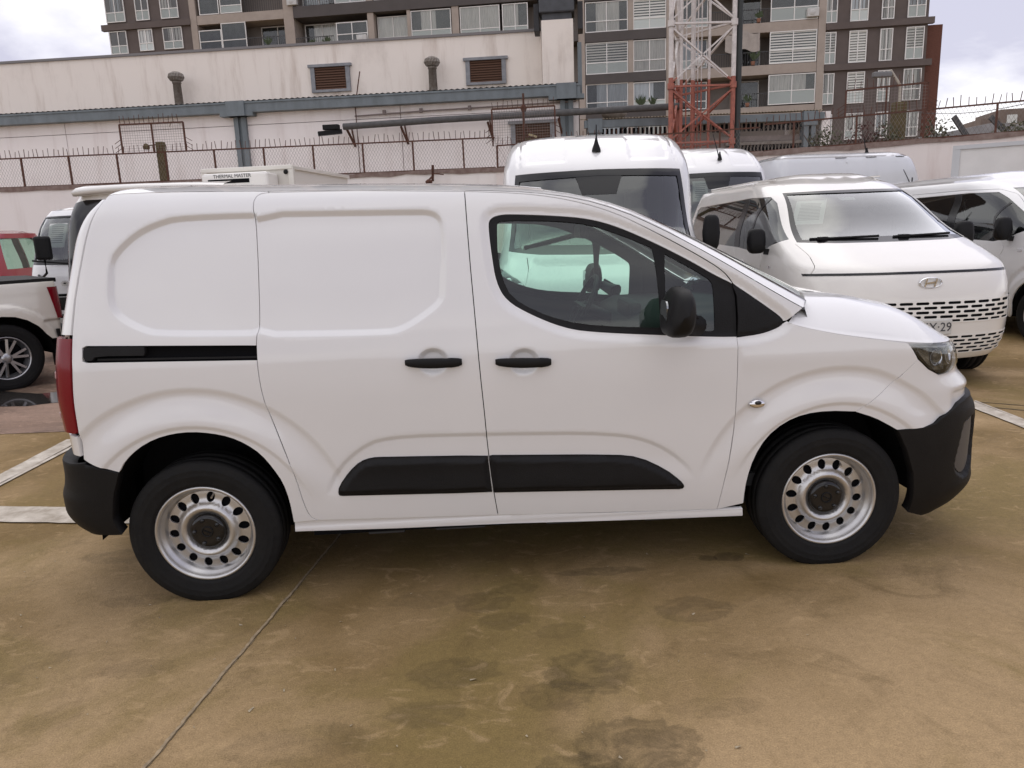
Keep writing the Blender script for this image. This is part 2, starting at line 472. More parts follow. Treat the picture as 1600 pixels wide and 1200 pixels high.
def panel(name, fn, outer, m, parent, emb=None, holes=(), h=0.014, inset=0.002, rim=0.018, both=False, cut=None, eps=0.0015, lines=()):
    """sheet cut to OUTER in the (u,v) domain of FN, minus HOLES, raised by EMB(u,v), edges turned in by RIM"""
    outer = clean(outer)
    hs = [clean(q) for q in holes]
    if cut is not None:                       # the domain edge on the centre line is not inset
        cu, on = cut, np.abs(outer[:, 0] - cut) < 1e-4
    outer = resample(outer, h * 1.1)
    if cut is not None: on = np.abs(outer[:, 0] - cut) < 1e-4
    if inset:
        o2 = offset(outer, inset)
        if cut is not None: o2[on, 0] = cut
        outer = o2
    hs = [offset(resample(q, h * 1.1), -inset) if inset else resample(q, h * 1.1) for q in hs]
    lo, hi = outer.min(0), outer.max(0)
    gx = np.arange(lo[0], hi[0], h); gy = np.arange(lo[1], hi[1], h * .866)
    X, Y = np.meshgrid(gx, gy); X = X + (np.arange(len(gy)) % 2)[:, None] * h * .5
    g = np.stack([X.ravel(), Y.ravel()], 1)
    g = g[inside(g, outer)]
    if len(g): g = g[seg_dist(g, outer) > .5 * h]
    if len(lines) and len(g):                 # extra points along pressed edges
        ex = np.concatenate([resample(np.array(q), h * .8) if np.linalg.norm(np.array(q[0]) - np.array(q[-1])) < .2 else np.array(q) for q in lines])
        ex = ex[inside(ex, outer)]
        if len(ex): ex = ex[seg_dist(ex, outer) > .35 * h]
        if len(ex):
            kd = KDTree(len(ex))
            for i_, p_ in enumerate(ex): kd.insert((p_[0], p_[1], 0), i_)
            kd.balance()
            keep_ = np.array([kd.find((p_[0], p_[1], 0))[2] > .45 * h for p_ in g]); g = np.concatenate([g[keep_], ex])
    for q in hs:
        if len(g) == 0: break
        d = sdf(g, q); g = g[d > .5 * h]
    pts = np.concatenate([outer] + hs + [g]) if len(g) else np.concatenate([outer] + hs)
    edges = []; k = 0
    for q in [outer] + hs:
        n = len(q); edges += [(k + i, k + (i + 1) % n) for i in range(n)]; k += n
    vco, _, fcs, _, _, _ = delaunay_2d_cdt([Vector(p) for p in pts], edges, [], 0, 1e-7)
    V = np.array([v[:] for v in vco]); T = np.array([f[:3] for f in fcs])
    c = V[T].mean(1); keep = inside(c, outer)
    for q in hs: keep &= ~inside(c, q)
    T = T[keep]
    used = np.unique(T); remap = -np.ones(len(V), int); remap[used] = np.arange(len(used)); V = V[used]; T = remap[T]
    def D(uv):
        P = fn(uv[:, 0], uv[:, 1])
        if emb is None: return P
        e = eps
        du = fn(uv[:, 0] + e, uv[:, 1]) - fn(uv[:, 0] - e, uv[:, 1]); dv = fn(uv[:, 0], uv[:, 1] + e) - fn(uv[:, 0], uv[:, 1] - e)
        n = np.cross(du, dv); n /= np.linalg.norm(n, axis=1)[:, None] + 1e-15
        return P + n * (emb(uv) if callable(emb) else np.full(len(uv), emb))[:, None]
    P = D(V); e = eps
    ex = np.array([e, 0]); ey = np.array([0, e])
    N = np.cross(D(V + ex) - D(V - ex), D(V + ey) - D(V - ey)); N /= np.linalg.norm(N, axis=1)[:, None] + 1e-15
    # orient triangles with the normal
    fn_ = np.cross(P[T[:, 1]] - P[T[:, 0]], P[T[:, 2]] - P[T[:, 0]])
    fl = np.einsum('ij,ij->i', fn_, N[T].mean(1)) < 0
    T[fl] = T[fl][:, ::-1]
    verts = [P]; norms = [N]; faces = [tuple(t) for t in T]
    if rim:
        ec = {}
        for t in T:
            for i in range(3):
                a, b = int(t[i]), int(t[(i + 1) % 3]); ec[(a, b)] = ec.get((a, b), 0) + 1
        be = [(a, b) for (a, b) in ec if (b, a) not in ec]
        if cut is not None: be = [(a, b) for a, b in be if not (abs(V[a, 0] - cut) < 1e-4 and abs(V[b, 0] - cut) < 1e-4)]
        if be:
            nb = len(P); quads_v = []; quads_n = []
            for a, b in be:
                pa, pb = P[a], P[b]; ia, ib = pa - N[a] * rim, pb - N[b] * rim
                n = np.cross(pb - pa, N[a]); n = n / (np.linalg.norm(n) + 1e-12)
                i0 = nb + len(quads_v); quads_v += [pb, pa, ia, ib]; quads_n += [n * .8 + N[b] * .6, n * .8 + N[a] * .6, n, n]
                faces.append((i0, i0 + 1, i0 + 2, i0 + 3))
            verts.append(np.array(quads_v)); q = np.array(quads_n); norms.append(q / np.linalg.norm(q, axis=1)[:, None])
    VV = np.concatenate(verts); NN = np.concatenate(norms)
    if both:
        k = len(VV); f2 = [tuple(i + k for i in f[::-1]) for f in faces]
        VV = np.concatenate([VV, VV * [1, -1, 1]]); NN = np.concatenate([NN, NN * [1, -1, 1]]); faces = faces + f2
    me = bpy.data.meshes.new(name); me.from_pydata(VV.tolist(), [], faces)
    me.polygons.foreach_set('use_smooth', [True] * len(me.polygons)); me.update()
    me.normals_split_custom_set_from_vertices(NN.tolist())
    return link(name, me, m, parent)

def rrect(x0, z0, x1, z1, r, n=4):
    out = []
    for cx, cz, a0 in ((x1 - r, z1 - r, 0), (x0 + r, z1 - r, 90), (x0 + r, z0 + r, 180), (x1 - r, z0 + r, 270)):
        for k in range(n + 1):
            a = R(a0 + 90 * k / n); out.append((cx + r * math.cos(a), cz + r * math.sin(a)))
    return out

def ellipse(cx, cz, a, b, n=20, rot=0):
    return [(cx + a*math.cos(t)*math.cos(rot) - b*math.sin(t)*math.sin(rot), cz + a*math.cos(t)*math.sin(rot) + b*math.sin(t)*math.cos(rot)) for t in [2*math.pi*k/n for k in range(n)]]

# ================================================================== ground
def ground_material(name, c_light, c_dark, c_green, rough=0.82, stains=(), wet=0.0):
    m, nt, b = _new(name); N, K = nt.nodes, nt.links
    tc = N.new('ShaderNodeTexCoord')
    def noise(scale, det=6, rg=.6, dist=0.0, off=(0, 0, 0), st=(1, 1, 1)):
        mp = N.new('ShaderNodeMapping'); mp.inputs['Location'].default_value = off; mp.inputs['Scale'].default_value = st
        K.new(tc.outputs['Object'], mp.inputs[0])
        n = N.new('ShaderNodeTexNoise'); n.inputs['Scale'].default_value = scale; n.inputs['Detail'].default_value = det
        n.inputs['Roughness'].default_value = rg; n.inputs['Distortion'].default_value = dist
        K.new(mp.outputs[0], n.inputs['Vector']); return n.outputs['Fac']
    def ramp(f, a, b_):
        r = N.new('ShaderNodeMapRange'); r.interpolation_type = 'SMOOTHSTEP'; r.inputs[1].default_value = a; r.inputs[2].default_value = b_
        K.new(f, r.inputs[0]); return r.outputs[0]
    def mix(f, a, b_, mode='MIX'):
        x = N.new('ShaderNodeMix'); x.data_type = 'RGBA'; x.blend_type = mode
        if isinstance(f, float): x.inputs[0].default_value = f
        else: K.new(f, x.inputs[0])
        for i, v in ((6, a), (7, b_)):
            if isinstance(v, tuple): x.inputs[i].default_value = (*v, 1)
            else: K.new(v, x.inputs[i])
        return x.outputs[2]
    def mul(a, b_):
        x = N.new('ShaderNodeMath'); x.operation = 'MULTIPLY'
        for i, v in enumerate((a, b_)):
            if isinstance(v, float): x.inputs[i].default_value = v
            else: K.new(v, x.inputs[i])
        return x.outputs[0]
    big = noise(.55, 5, .55, .6, (3.1, 1.7, 0)); med = noise(2.3, 8, .68, 1.1, (0, 4, 0)); fine = noise(38, 5, .7); swirl = noise(4.2, 7, .62, 2.2, (7, 1, 0), (1, 1.5, 1))
    grain = noise(190, 2, .6)
    col = mix(ramp(big, .35, .65), c_dark, c_light)
    col = mix(mul(ramp(noise(.8, 6, .6, .8, (9, 2, 0)), .46, .64), .75), col, c_green)
    col = mix(mul(ramp(med, .50, .72), .45), col, tuple(c * .62 for c in c_dark))
    col = mix(mul(ramp(swirl, .54, .70), .42), col, tuple(min(1, c * 1.22) for c in c_light))
    col = mix(mul(ramp(noise(11, 6, .7, .5), .55, .75), .28), col, tuple(c * .7 for c in c_dark))
    # stains with their own place and ragged outline
    wob = noise(9, 5, .65, .8)
    for (sx, sy, rx, ry, k) in stains:
        mp = N.new('ShaderNodeMapping'); mp.inputs['Location'].default_value = (-sx / rx, -sy / ry, 0); mp.inputs['Scale'].default_value = (1 / rx, 1 / ry, 0)
        K.new(tc.outputs['Object'], mp.inputs[0])
        ln = N.new('ShaderNodeVectorMath'); ln.operation = 'LENGTH'; K.new(mp.outputs[0], ln.inputs[0])
        ad = N.new('ShaderNodeMath'); ad.operation = 'MULTIPLY_ADD'; K.new(wob, ad.inputs[0]); ad.inputs[1].default_value = 1.1; K.new(ln.outputs['Value'], ad.inputs[2])
        f = ramp(ad.outputs[0], 1.62, 1.22); rg_ = mul(ramp(ad.outputs[0], 1.62, 1.48), ramp(ad.outputs[0], 1.30, 1.48))
        col = mix(mul(mul(f, ramp(swirl, .25, .62)), k * .9), col, (.040, .030, .015)); col = mix(mul(rg_, k * .45), col, (.035, .026, .014))
    gm = N.new('ShaderNodeMapRange'); gm.inputs[3].default_value = .70; gm.inputs[4].default_value = 1.3; K.new(fine, gm.inputs[0])
    g2 = N.new('ShaderNodeMapRange'); g2.inputs[1].default_value = .3; g2.inputs[2].default_value = .7; g2.inputs[3].default_value = .78; g2.inputs[4].default_value = 1.22; K.new(grain, g2.inputs[0])
    vs = N.new('ShaderNodeVectorMath'); vs.operation = 'SCALE'; K.new(col, vs.inputs[0]); K.new(mul(gm.outputs[0], g2.outputs[0]), vs.inputs['Scale'])
    K.new(vs.outputs[0], b.inputs['Base Color'])
    rr = N.new('ShaderNodeMapRange'); rr.inputs[3].default_value = rough + .1; rr.inputs[4].default_value = rough - .22 - wet; K.new(med, rr.inputs[0]); K.new(rr.outputs[0], b.inputs['Roughness'])
    b.inputs['Specular IOR Level'].default_value = .16
    hm = N.new('ShaderNodeMath'); hm.operation = 'MULTIPLY_ADD'; hm.inputs[1].default_value = .35; K.new(grain, hm.inputs[0]); K.new(fine, hm.inputs[2])
    bp = N.new('ShaderNodeBump'); bp.inputs['Strength'].default_value = .6; bp.inputs['Distance'].default_value = .007
    K.new(hm.outputs[0], bp.inputs['Height']); K.new(bp.outputs[0], b.inputs['Normal'])
    return m

STAINS = [(1.57,-1.60,.17,.13,.55),(1.44,-1.73,.13,.09,.40),(1.66,-2.02,.20,.14,.65),(1.46,-2.10,.14,.08,.5),(1.08,-1.56,.16,.10,.38),(1.00,-1.78,.14,.07,.35),(2.06,-1.22,.17,.10,.42),
          (2.37,-.76,.07,.05,.7),(2.27,-.76,.045,.03,.6),(1.75,-.83,.22,.04,.5),(1.2,-1.05,.13,.09,.4),(1.35,-.95,.10,.05,.35),(.95,-1.0,.15,.08,.25),(-.60,-.35,.22,.09,.3),(-.35,-.85,.16,.06,.3),(-.1,-1.4,.14,.06,.25),
          (.60,-1.9,.25,.10,.25),(1.95,-1.85,.16,.05,.22),(2.6,-.15,.10,.05,.3),(3.0,-1.0,.25,.06,.15),(1.28,-1.22,.10,.07,.35),(1.5,-1.32,.10,.06,.25)]
gm = ground_material('painted_concrete', (.375, .262, .142), (.190, .125, .050), (.205, .148, .054), .80, STAINS)
g = MB(); g.add([(-400,-300,0),(400,-300,0),(400,500,0),(-400,500,0)], [(0,1,2,3)])
tag(g.build('ground', gm), kind='structure')
# the paler, pinkish yard surface at the back left
ym = ground_material('worn_yard_concrete', (.40, .275, .21), (.165, .115, .088), (.28, .19, .14), .75, [(-3.6,4.2,.8,.5,.6),(-5.5,5.6,1.3,.8,.55),(-4.0,7.0,1.6,.9,.4)])
edge = [(-40,2.15),(-8,2.22),(-4.6,2.3),(-3.0,2.36),(-2.2,2.33),(-1.2,2.42),(-.2,2.5),(.6,2.8),(.9,4.6),(-.3,8.5),(-2,16.0),(-12.5,18.9),(-40,20.2)]
g = MB(); g.add([(x, y, .004) for x, y in edge], [tuple(range(len(edge)))]); tag(g.build('yard', ym), kind='structure')
pm, nt, b = _new('puddle_water'); b.inputs['Base Color'].default_value = (.035, .031, .028, 1); b.inputs['Roughness'].default_value = .06; b.inputs['Specular IOR Level'].default_value = .6
pl = []
for k in range(40):
    a = 2*math.pi*k/40; r_ = 1 + .28*math.sin(3*a + 1) + .16*math.sin(7*a) + .07*math.sin(13*a); pl.append((-3.75 + .95*r_*math.cos(a) + .15*math.sin(a), 3.75 + .48*r_*math.sin(a), .008))
g = MB(); g.add(pl, [tuple(range(40))]); tag(g.build('puddle', pm), kind='structure')
# slab joint: a ragged groove with a chalky edge
def ribbon(path, w, z, jit, name, m):
    mb = MB(); vs = []; n = len(path)
    for i, (x, y) in enumerate(path):
        a = path[min(i+1, n-1)]; c = path[max(i-1, 0)]; d = Vector((a[0]-c[0], a[1]-c[1])).normalized(); s = Vector((-d.y, d.x))
        w1, w2 = w*(.5 + jit*random.random()), w*(.5 + jit*random.random())
        vs += [(x + s.x*w1, y + s.y*w1, z), (x - s.x*w2, y - s.y*w2, z)]
    mb.add(vs, [(2*i, 2*i+1, 2*i+3, 2*i+2) for i in range(n-1)]); return tag(mb.build(name, m), kind='structure')
JD = mat('joint_dirt', (.125, .088, .045), .95, var=.5, vscale=20); JL = mat('joint_chalk', (.42, .32, .20), .9, var=.45, vscale=30)
def jpath(a, b_, n=120, amp=.006):
    out = []; o = 0
    for i in range(n + 1):
        o = o*.7 + random.uniform(-amp, amp); t = i/n
        out.append((a[0] + (b_[0]-a[0])*t + o, a[1] + (b_[1]-a[1])*t + o*.2))
    return out
jp = jpath((.47,-.15), (.02,-2.75), 260, .0016)
ribbon(jp, .0022, .0032, .7, 'slab_joint', JD); ribbon([(x - .006, y) for x, y in jp], .010, .0024, .5, 'joint_edge', JL)
jp = jpath((4.95,1.95), (8.6,-.9), 60, .004); ribbon(jp, .012, .0030, .8, 'slab_joint', JD)
jp = jpath((5.18,1.95), (7.2,.55), 60, .004); ribbon(jp, .010, .0030, .8, 'slab_joint', JD)
# bay markings, worn white paint
def worn_paint(name, col, under):
    m, nt, b = _new(name); N, K = nt.nodes, nt.links
    tc = N.new('ShaderNodeTexCoord'); n = N.new('ShaderNodeTexNoise'); n.inputs['Scale'].default_value = 7; n.inputs['Detail'].default_value = 9; n.inputs['Roughness'].default_value = .72
    K.new(tc.outputs['Object'], n.inputs['Vector']); r = N.new('ShaderNodeMapRange'); r.inputs[1].default_value = .38; r.inputs[2].default_value = .62; K.new(n.outputs['Fac'], r.inputs[0])
    x = N.new('ShaderNodeMix'); x.data_type = 'RGBA'; x.inputs[6].default_value = (*under, 1); x.inputs[7].default_value = (*col, 1); K.new(r.outputs[0], x.inputs[0]); K.new(x.outputs[2], b.inputs['Base Color'])
    b.inputs['Roughness'].default_value = .85; return m
LP = worn_paint('worn_line_paint', (.60, .545, .47), (.36, .31, .25))
def line(a, b_, w, name='bay_line'):
    p = [(a[0] + (b_[0]-a[0])*i/40, a[1] + (b_[1]-a[1])*i/40) for i in range(41)]; return ribbon(p, w, .0085, .04, name, LP)
line((-3.6,.70), (-.6,.17), .23); line((-2.09,.62), (-2.09,2.05), .13); line((-2.02,.8), (-1.98,2.05), .035)
line((5.27,1.85), (5.13,-.9), .13); line((5.36,1.85), (5.30,1.0), .02)
# leaf scraps and grit lying about
fl = MB()
for k in range(120):
    x, y = random.uniform(-2.2, 5.2), random.uniform(-2.35, .3)
    a = random.random()*6.28; l_, w_ = random.uniform(.002, .008), random.uniform(.001, .0028)
    if random.random() < .12: l_, w_ = random.uniform(.009, .016), .0035
    c, s = math.cos(a), math.sin(a); h_ = random.uniform(.002, .006)
    fl.add([(x + l_*c - w_*s, y + l_*s + w_*c, .003), (x - l_*c - w_*s, y - l_*s + w_*c, .003 + h_), (x - l_*c + w_*s, y - l_*s - w_*c, .003), (x + l_*c + w_*s, y + l_*s - w_*c, .003 + h_*.4)], [(0,1,2,3)])
tag(fl.build('leaf_scraps', mat('dry_leaf', (.50, .42, .29), .9, var=.5, vscale=60)), 'pale dry leaf scraps and grit scattered over the concrete', 'litter', kind='stuff')

# ================================================================== boundary wall with fence
def plaster(name, col, streak, k=.5, rough=.9, sc=1.0):
    """painted wall with rain streaks running down and patchy wear"""
    m, nt, b = _new(name); N, K = nt.nodes, nt.links
    tc = N.new('ShaderNodeTexCoord')
    def noise(scale, st, det=7, rg=.65):
        mp = N.new('ShaderNodeMapping'); mp.inputs['Scale'].default_value = st; K.new(tc.outputs['Object'], mp.inputs[0])
        n = N.new('ShaderNodeTexNoise'); n.inputs['Scale'].default_value = scale; n.inputs['Detail'].default_value = det; n.inputs['Roughness'].default_value = rg
        K.new(mp.outputs[0], n.inputs['Vector']); return n.outputs['Fac']
    def rmp(f, a, b_, hi):
        r = N.new('ShaderNodeMapRange'); r.interpolation_type = 'SMOOTHSTEP'; r.inputs[1].default_value = a; r.inputs[2].default_value = b_; r.inputs[4].default_value = hi; K.new(f, r.inputs[0]); return r.outputs[0]
    x = N.new('ShaderNodeMix'); x.data_type = 'RGBA'; x.inputs[6].default_value = (*col, 1); x.inputs[7].default_value = (*streak, 1)
    K.new(rmp(noise(2.2*sc, (1, 1, .13)), .48, .75, k), x.inputs[0])
    y = N.new('ShaderNodeMix'); y.data_type = 'RGBA'; y.inputs[7].default_value = (*[c*.72 for c in streak], 1)
    K.new(rmp(noise(.7*sc, (1, 1, .6)), .5, .78, k*.5), y.inputs[0]); K.new(x.outputs[2], y.inputs[6])
    K.new(y.outputs[2], b.inputs['Base Color']); b.inputs['Roughness'].default_value = rough; b.inputs['Specular IOR Level'].default_value = .25
    return m
WALLW = plaster('wall_whitewash', (.84, .80, .77), (.68, .62, .58), .5)
WALLP = plaster('wall_pink_whitewash', (.76, .69, .655), (.56, .44, .40), .6)
RUST = mat('rusty_iron', (.060, .030, .022), .85, var=.5, vscale=14, col2=(.12, .048, .03))
COPE = mat('coping_mortar', (.26, .20, .175), .95, var=.5, vscale=7, col2=(.17, .115, .095))
def seg_wall(name, a, b_, h_, th, m, label, cope=None):
    a = Vector((*a, 0)); b_ = Vector((*b_, 0)); L_ = (b_ - a).length
    t = thing(name, label, 'wall', a, math.atan2(b_.y-a.y, b_.x-a.x))
    mb = MB(); mb.box((0, 0, 0), (L_, th, h_)); mb.build('wall_face', m, t)
    c = MB(); n = int(L_/.5); top = []
    for i in range(n + 1): top.append((L_*i/n, h_ + .04 + random.uniform(-.02, .03), h_ - .06 + random.uniform(-.04, .03)))
    c.grid([[(x, -.035, zl), (x, -.03, zh), (x, th + .03, zh), (x, th + .03, zl)] for x, zh, zl in top], False); c.build('coping', cope or COPE, t)
    return t
W0, W1, W2, W3 = (-34, 21.0), (2.0, 17.55), (8.7, 15.25), (19.5, 8.9)
seg_wall('boundary_wall', W0, W1, 3.16, .22, WALLW, 'long whitewashed boundary wall under the mesh fence, left of the tall van')
seg_wall('boundary_wall', W1, W2, 3.16, .22, WALLP, 'pinkish boundary wall in front of the lattice tower')
seg_wall('boundary_wall', W2, W3, 3.16, .22, WALLP, 'stained boundary wall with crumbling reddish top behind the vans on the right')
MESHM = mat('fence_wire', (.20, .17, .155), .7)
def fence(a, b_, z0, h_, step, label, spikes=True, phase=0.0):
    a = Vector((*a, 0)); b_ = Vector((*b_, 0)); L_ = (b_ - a).length
    t = thing('mesh_fence', label, 'fence', (a.x, a.y, z0), math.atan2(b_.y-a.y, b_.x-a.x))
    n = int((L_ - phase)/step) + 1; me = None
    for i in range(n):
        if me is None:
            mb = MB(); mb.box((-.022, -.022, 0), (.022, .022, h_)); o = mb.build('post', RUST, t); me = o.data
        else: o = link('post', me, None, t)
        o.location = (phase + i*step, 0, 0); o.rotation_euler = (0, random.uniform(-.012, .012), 0)
    for z in (.02, h_):
        mb = MB(); mb.bar((0, 0, z), (L_, 0, z), .04, .035); mb.build('rail', RUST, t)
    mb = MB(); p = .085; k = 0
    x = 0
    while x < L_:
        for s in (-1, 1):
            x0, x1 = (x, x + h_*.55) if s > 0 else (x + h_*.55, x)
            mb.add([(x0 - .003, .012, .03), (x0 + .003, .012, .03), (x1 + .003, .012, h_), (x1 - .003, .012, h_)], [(0,1,2,3)])
        x += p
    tag(mb.build('wire_mesh', MESHM, t), kind='stuff')
    if spikes:
        mb = MB(); x = .03
        while x < L_:
            l_ = random.uniform(.17, .25); dx, dy = random.uniform(-.035, .035), random.uniform(-.02, .05)
            mb.bar((x, 0, h_), (x + dx, dy, h_ + l_), .013); x += random.uniform(.12, .165)
        tag(mb.build('spikes', RUST, t), kind='stuff')
    return t
def along(a, b_, x): 
    t = (x - a[0]) / (b_[0] - a[0]); return (x, a[1] + (b_[1]-a[1])*t + .11)
fence(along(W0, W1, -22), along(W0, W1, 2.0), 3.20, .82, 1.42, 'rusty mesh fence with spikes on the wall below the warehouse gutter', phase=.5)
fence(along(W1, W2, 2.05), along(W1, W2, 8.65), 3.20, .60, 1.5, 'rusty mesh fence in front of the lattice tower and shed')
fence(along(W2, W3, 8.75), along(W2, W3, 18.5), 3.20, .66, 1.42, 'rusty mesh fence with spikes at the right, open sky behind it', phase=.7)
def raised_frame(a, w, z0, h_, rz, label):
    t = thing('raised_fence_frame', label, 'fence frame', (a[0], a[1], z0), rz)
    for x in (0, w/2, w):
        mb = MB(); mb.box((x-.02, -.02, 0), (x+.02, .02, h_)); mb.build('post', RUST, t)
    mb = MB(); mb.bar((0, 0, h_), (w, 0, h_), .04); mb.build('rail', RUST, t)
    mb = MB(); x = 0
    while x < w:
        mb.add([(x-.003, 0, 0), (x+.003, 0, 0), (x+.003, 0, h_), (x-.003, 0, h_)], [(0,1,2,3)]); x += .07
    z = 0
    while z < h_:
        mb.add([(0, 0, z-.003), (0, 0, z+.003), (w, 0, z+.003), (w, 0, z-.003)], [(0,1,2,3)]); z += .07
    tag(mb.build('wire_mesh', MESHM, t), kind='stuff')
    mb = MB(); x = .03
    while x < w:
        mb.bar((x, 0, h_), (x + random.uniform(-.03, .03), 0, h_ + random.uniform(.17, .26)), .013); x += .14
    for zz in (.2, .35, .5):
        mb.bar((0, 0, zz*h_), (-.2, 0, zz*h_ - .12), .013); mb.bar((w, 0, zz*h_), (w+.2, 0, zz*h_ - .12), .013)
    tag(mb.build('spikes', RUST, t), kind='stuff'); return t
raised_frame((-8.62, 18.75), 1.85, 4.02, .80, R(-5), 'raised spiked mesh frame above the fence at the left')
raised_frame((1.95, 17.75), 1.75, 3.80, .98, R(-10), 'raised spiked mesh frame beside the bracketed post in the middle')
raised_frame((10.4, 14.5), 1.75, 3.86, .62, R(-28), 'raised spiked mesh frame on the right beside the brick end wall')
# posts with lights behind the fence
POSTM = mat('mossy_post', (.125, .095, .042), .95, var=.4, vscale=8)
def post_thing(x, y, z, w, label):
    t = thing('concrete_post', label, 'post', (x, y, 0)); mb = MB(); mb.bbox((-w/2, -w/2, 0), (w/2, w/2, z), .015); mb.build('post', POSTM, t); return t
t = post_thing(-7.87, 19.6, 4.42, .22, 'stubby olive post behind the left fence carrying a small lamp')
mb = MB(); mb.bar((-.1, 0, 4.35), (-.35, -.05, 4.32), .03); mb.lathe([(4.22, .09), (4.30, .10), (4.38, .04), (4.39, 0)], 'Z', 12, (-.40, -.05, 0)); mb.build('lamp', POSTM, t)
t = post_thing(2.95, 17.9, 4.0, .16, 'short post with a yellowed box lamp in front of the warehouse end')
mb = MB(); mb.tube([(-.1, 0, 3.9), (-.1, 0, 5.2)], .03, 8); mb.lathe([(4.72, .06), (4.80, .09), (4.90, .05)], 'Z', 10, (-.1, 0, 0)); mb.bar((-.1, 0, 4.4), (.12, -.05, 4.1), .06); mb.build('bracket', RUST, t)
mb = MB(); mb.bar((.02, -.06, 4.10), (.24, -.1, 4.02), .09, .05); mb.build('box_lamp', mat('yellowed_plastic', (.45, .38, .22), .6), t)
t = thing('street_lamp', 'street lamp with bent arm in front of the brown apartment wing', 'street lamp', (12.87, 16.5, 0))
mb = MB(); mb.bbox((-.16, -.12, 0), (.16, .12, 4.46), .02); mb.build('post', POSTM, t)
mb = MB(); mb.tube([(0, 0, 4.4), (-.01, 0, 4.9), (-.30, 0, 5.28)], .035, 8); mb.build('arm', mat('pale_pole', (.42, .38, .32), .6), t)
mb = MB(); mb.bbox((-.78, -.08, 5.10), (-.28, .08, 5.24), .03); mb.build('lamp_head', mat('lamp_grey', (.16, .16, .16), .5), t)
# rusty wall brackets
for x, y, lab in ((-3.15, 17.86, 'small rusty bracket on the wall top left of the tall van, nearer the reefer truck'), (.22, 17.52, 'twisted rusty bracket on the wall top midway to the tall van')):
    t = thing('wall_bracket', lab, 'bracket', (x, y, 2.9))
    mb = MB(); mb.bar((0, 0, 0), (.03, -.1, .42), .06); mb.bar((0, -.08, .12), (-.18, -.12, -.05), .05); mb.bar((.02, -.08, .2), (.32, -.1, .16), .03); mb.lathe([(-.06, 0), (-.06, .09), (.0, .10), (.05, .03)], 'Z', 10, (-.10, -.1, .0)); mb.build('bracket', RUST, t)

# ================================================================== warehouse
WHP = plaster('warehouse_panel', (.88, .83, .81), (.68, .60, .57), .7, sc=.8)
WHU = plaster('warehouse_upper_wall', (.88, .81, .74), (.60, .51, .44), .85, sc=.75)
BLUE = mat('blue_grey_steel', (.19, .222, .24), .6, var=.3, vscale=2.5, stretch=(1, 1, .4))
BROWNL = mat('louvre_brown', (.115, .058, .035), .75)
DGREY = mat('dark_grey_duct', (.075, .08, .09), .6, var=.3, vscale=3)
GALV = mat('weathered_zinc', (.26, .24, .215), .6, var=.45, vscale=8, col2=(.15, .12, .095))
wh = thing('warehouse', 'long pale warehouse with blue-grey gutter and stained upper wall behind the fence', 'warehouse', (-15.8, 25.5, 0), math.atan2(-.13809, .99042))
us = [-22, -9.6, 2.5, 9.14, 14.9, 21.1]
for i in range(len(us) - 1):
    for z0, z1 in ((0, 5.44), (5.46, 6.0)):
        mb = MB(); mb.box((us[i] + .012, 0, z0), (us[i+1] - .012, .15, z1)); mb.build('wall_panel', WHP, wh)
mb = MB(); mb.box((-22, .12, 0), (21.1, .3, 6.0)); mb.box((20.9, .12, 0), (21.12, 12, 6.0)); mb.build('wall_backing', mat('joint_grey', (.16, .14, .135), .9), wh)
mb = MB(); mb.box((-22, -.35, 5.84), (21.15, .2, 6.17)); mb.box((-22, -.38, 6.13), (21.15, .22, 6.19)); mb.build('gutter', BLUE, wh)
# roof edge sheet, with its corrugation showing as a broken line
mb = MB(); pts = []
n = 430
for i in range(n + 1):
    u = -22 + 43.1*i/n; z = 6.21 + (.035 if i % 2 else .0); pts.append([(u, -.30, z), (u, 3.0, z + .28)])
mb.grid(pts, False); mb.build('roof_sheet', mat('old_roof_sheet', (.17, .145, .125), .9, var=.4, vscale=5), wh)
mb = MB(); mb.box((-22, 2.95, 6.2), (19.75, 3.4, 8.66)); mb.build('upper_wall', WHU, wh)
mb = MB(); mb.box((-22, 2.88, 8.66), (19.78, 3.5, 8.75)); mb.build('parapet_cap', mat('parapet_metal', (.20, .19, .19), .6), wh)
for u in (9.14, 20.68):
    mb = MB(); mb.box((u-.22, -.14, 0), (u-.06, .0, 5.84)); mb.box((u+.06, -.14, 0), (u+.22, .0, 5.84)); mb.box((u-.06, -.05, 0), (u+.06, .0, 5.84)); mb.box((u-.33, -.42, 5.72), (u+.33, .0, 6.22)); mb.box((u-.60, -.36, 5.72), (u+.60, -.02, 5.86))
    mb.build('column', BLUE, wh)
def louvre(parent, u0, u1, z0, z1, y, frame_m, n=9):
    f = MB(); w = .16
    f.box((u0-w, y-.10, z0), (u0, y, z1)); f.box((u1, y-.10, z0), (u1+w, y, z1)); f.box((u0-w-.08, y-.14, z1), (u1+w+.08, y, z1+.10)); f.box((u0-w, y-.12, z0-.09), (u1+w, y, z0))
    f = f.build('louvre', frame_m, parent)
    bk_ = MB(); bk_.box((u0, y-.02, z0), (u1, y-.004, z1)); bk_.build('back_plate', DARK, f)
    s0 = None
    for i in range(n):
        z = z0 + (z1-z0)*(i+.5)/n
        if s0 is None:
            sl = MB(); h_ = (z1-z0)/n; sl.add([(u0, y-.09, -h_*.45), (u1, y-.09, -h_*.45), (u1, y-.03, h_*.5), (u0, y-.03, h_*.5), (u0, y-.075, -h_*.5), (u1, y-.075, -h_*.5), (u1, y-.015, h_*.45), (u0, y-.015, h_*.45)], [(0,1,2,3),(7,6,5,4),(0,4,5,1),(3,2,6,7)])
            o = sl.build('slat', BROWNL, f); s0 = o.data
        else: o = link('slat', s0, None, f)
        o.location = (0, 0, z)
GREYF = mat('louvre_frame', (.30, .31, .33), .7, var=.3, vscale=4)
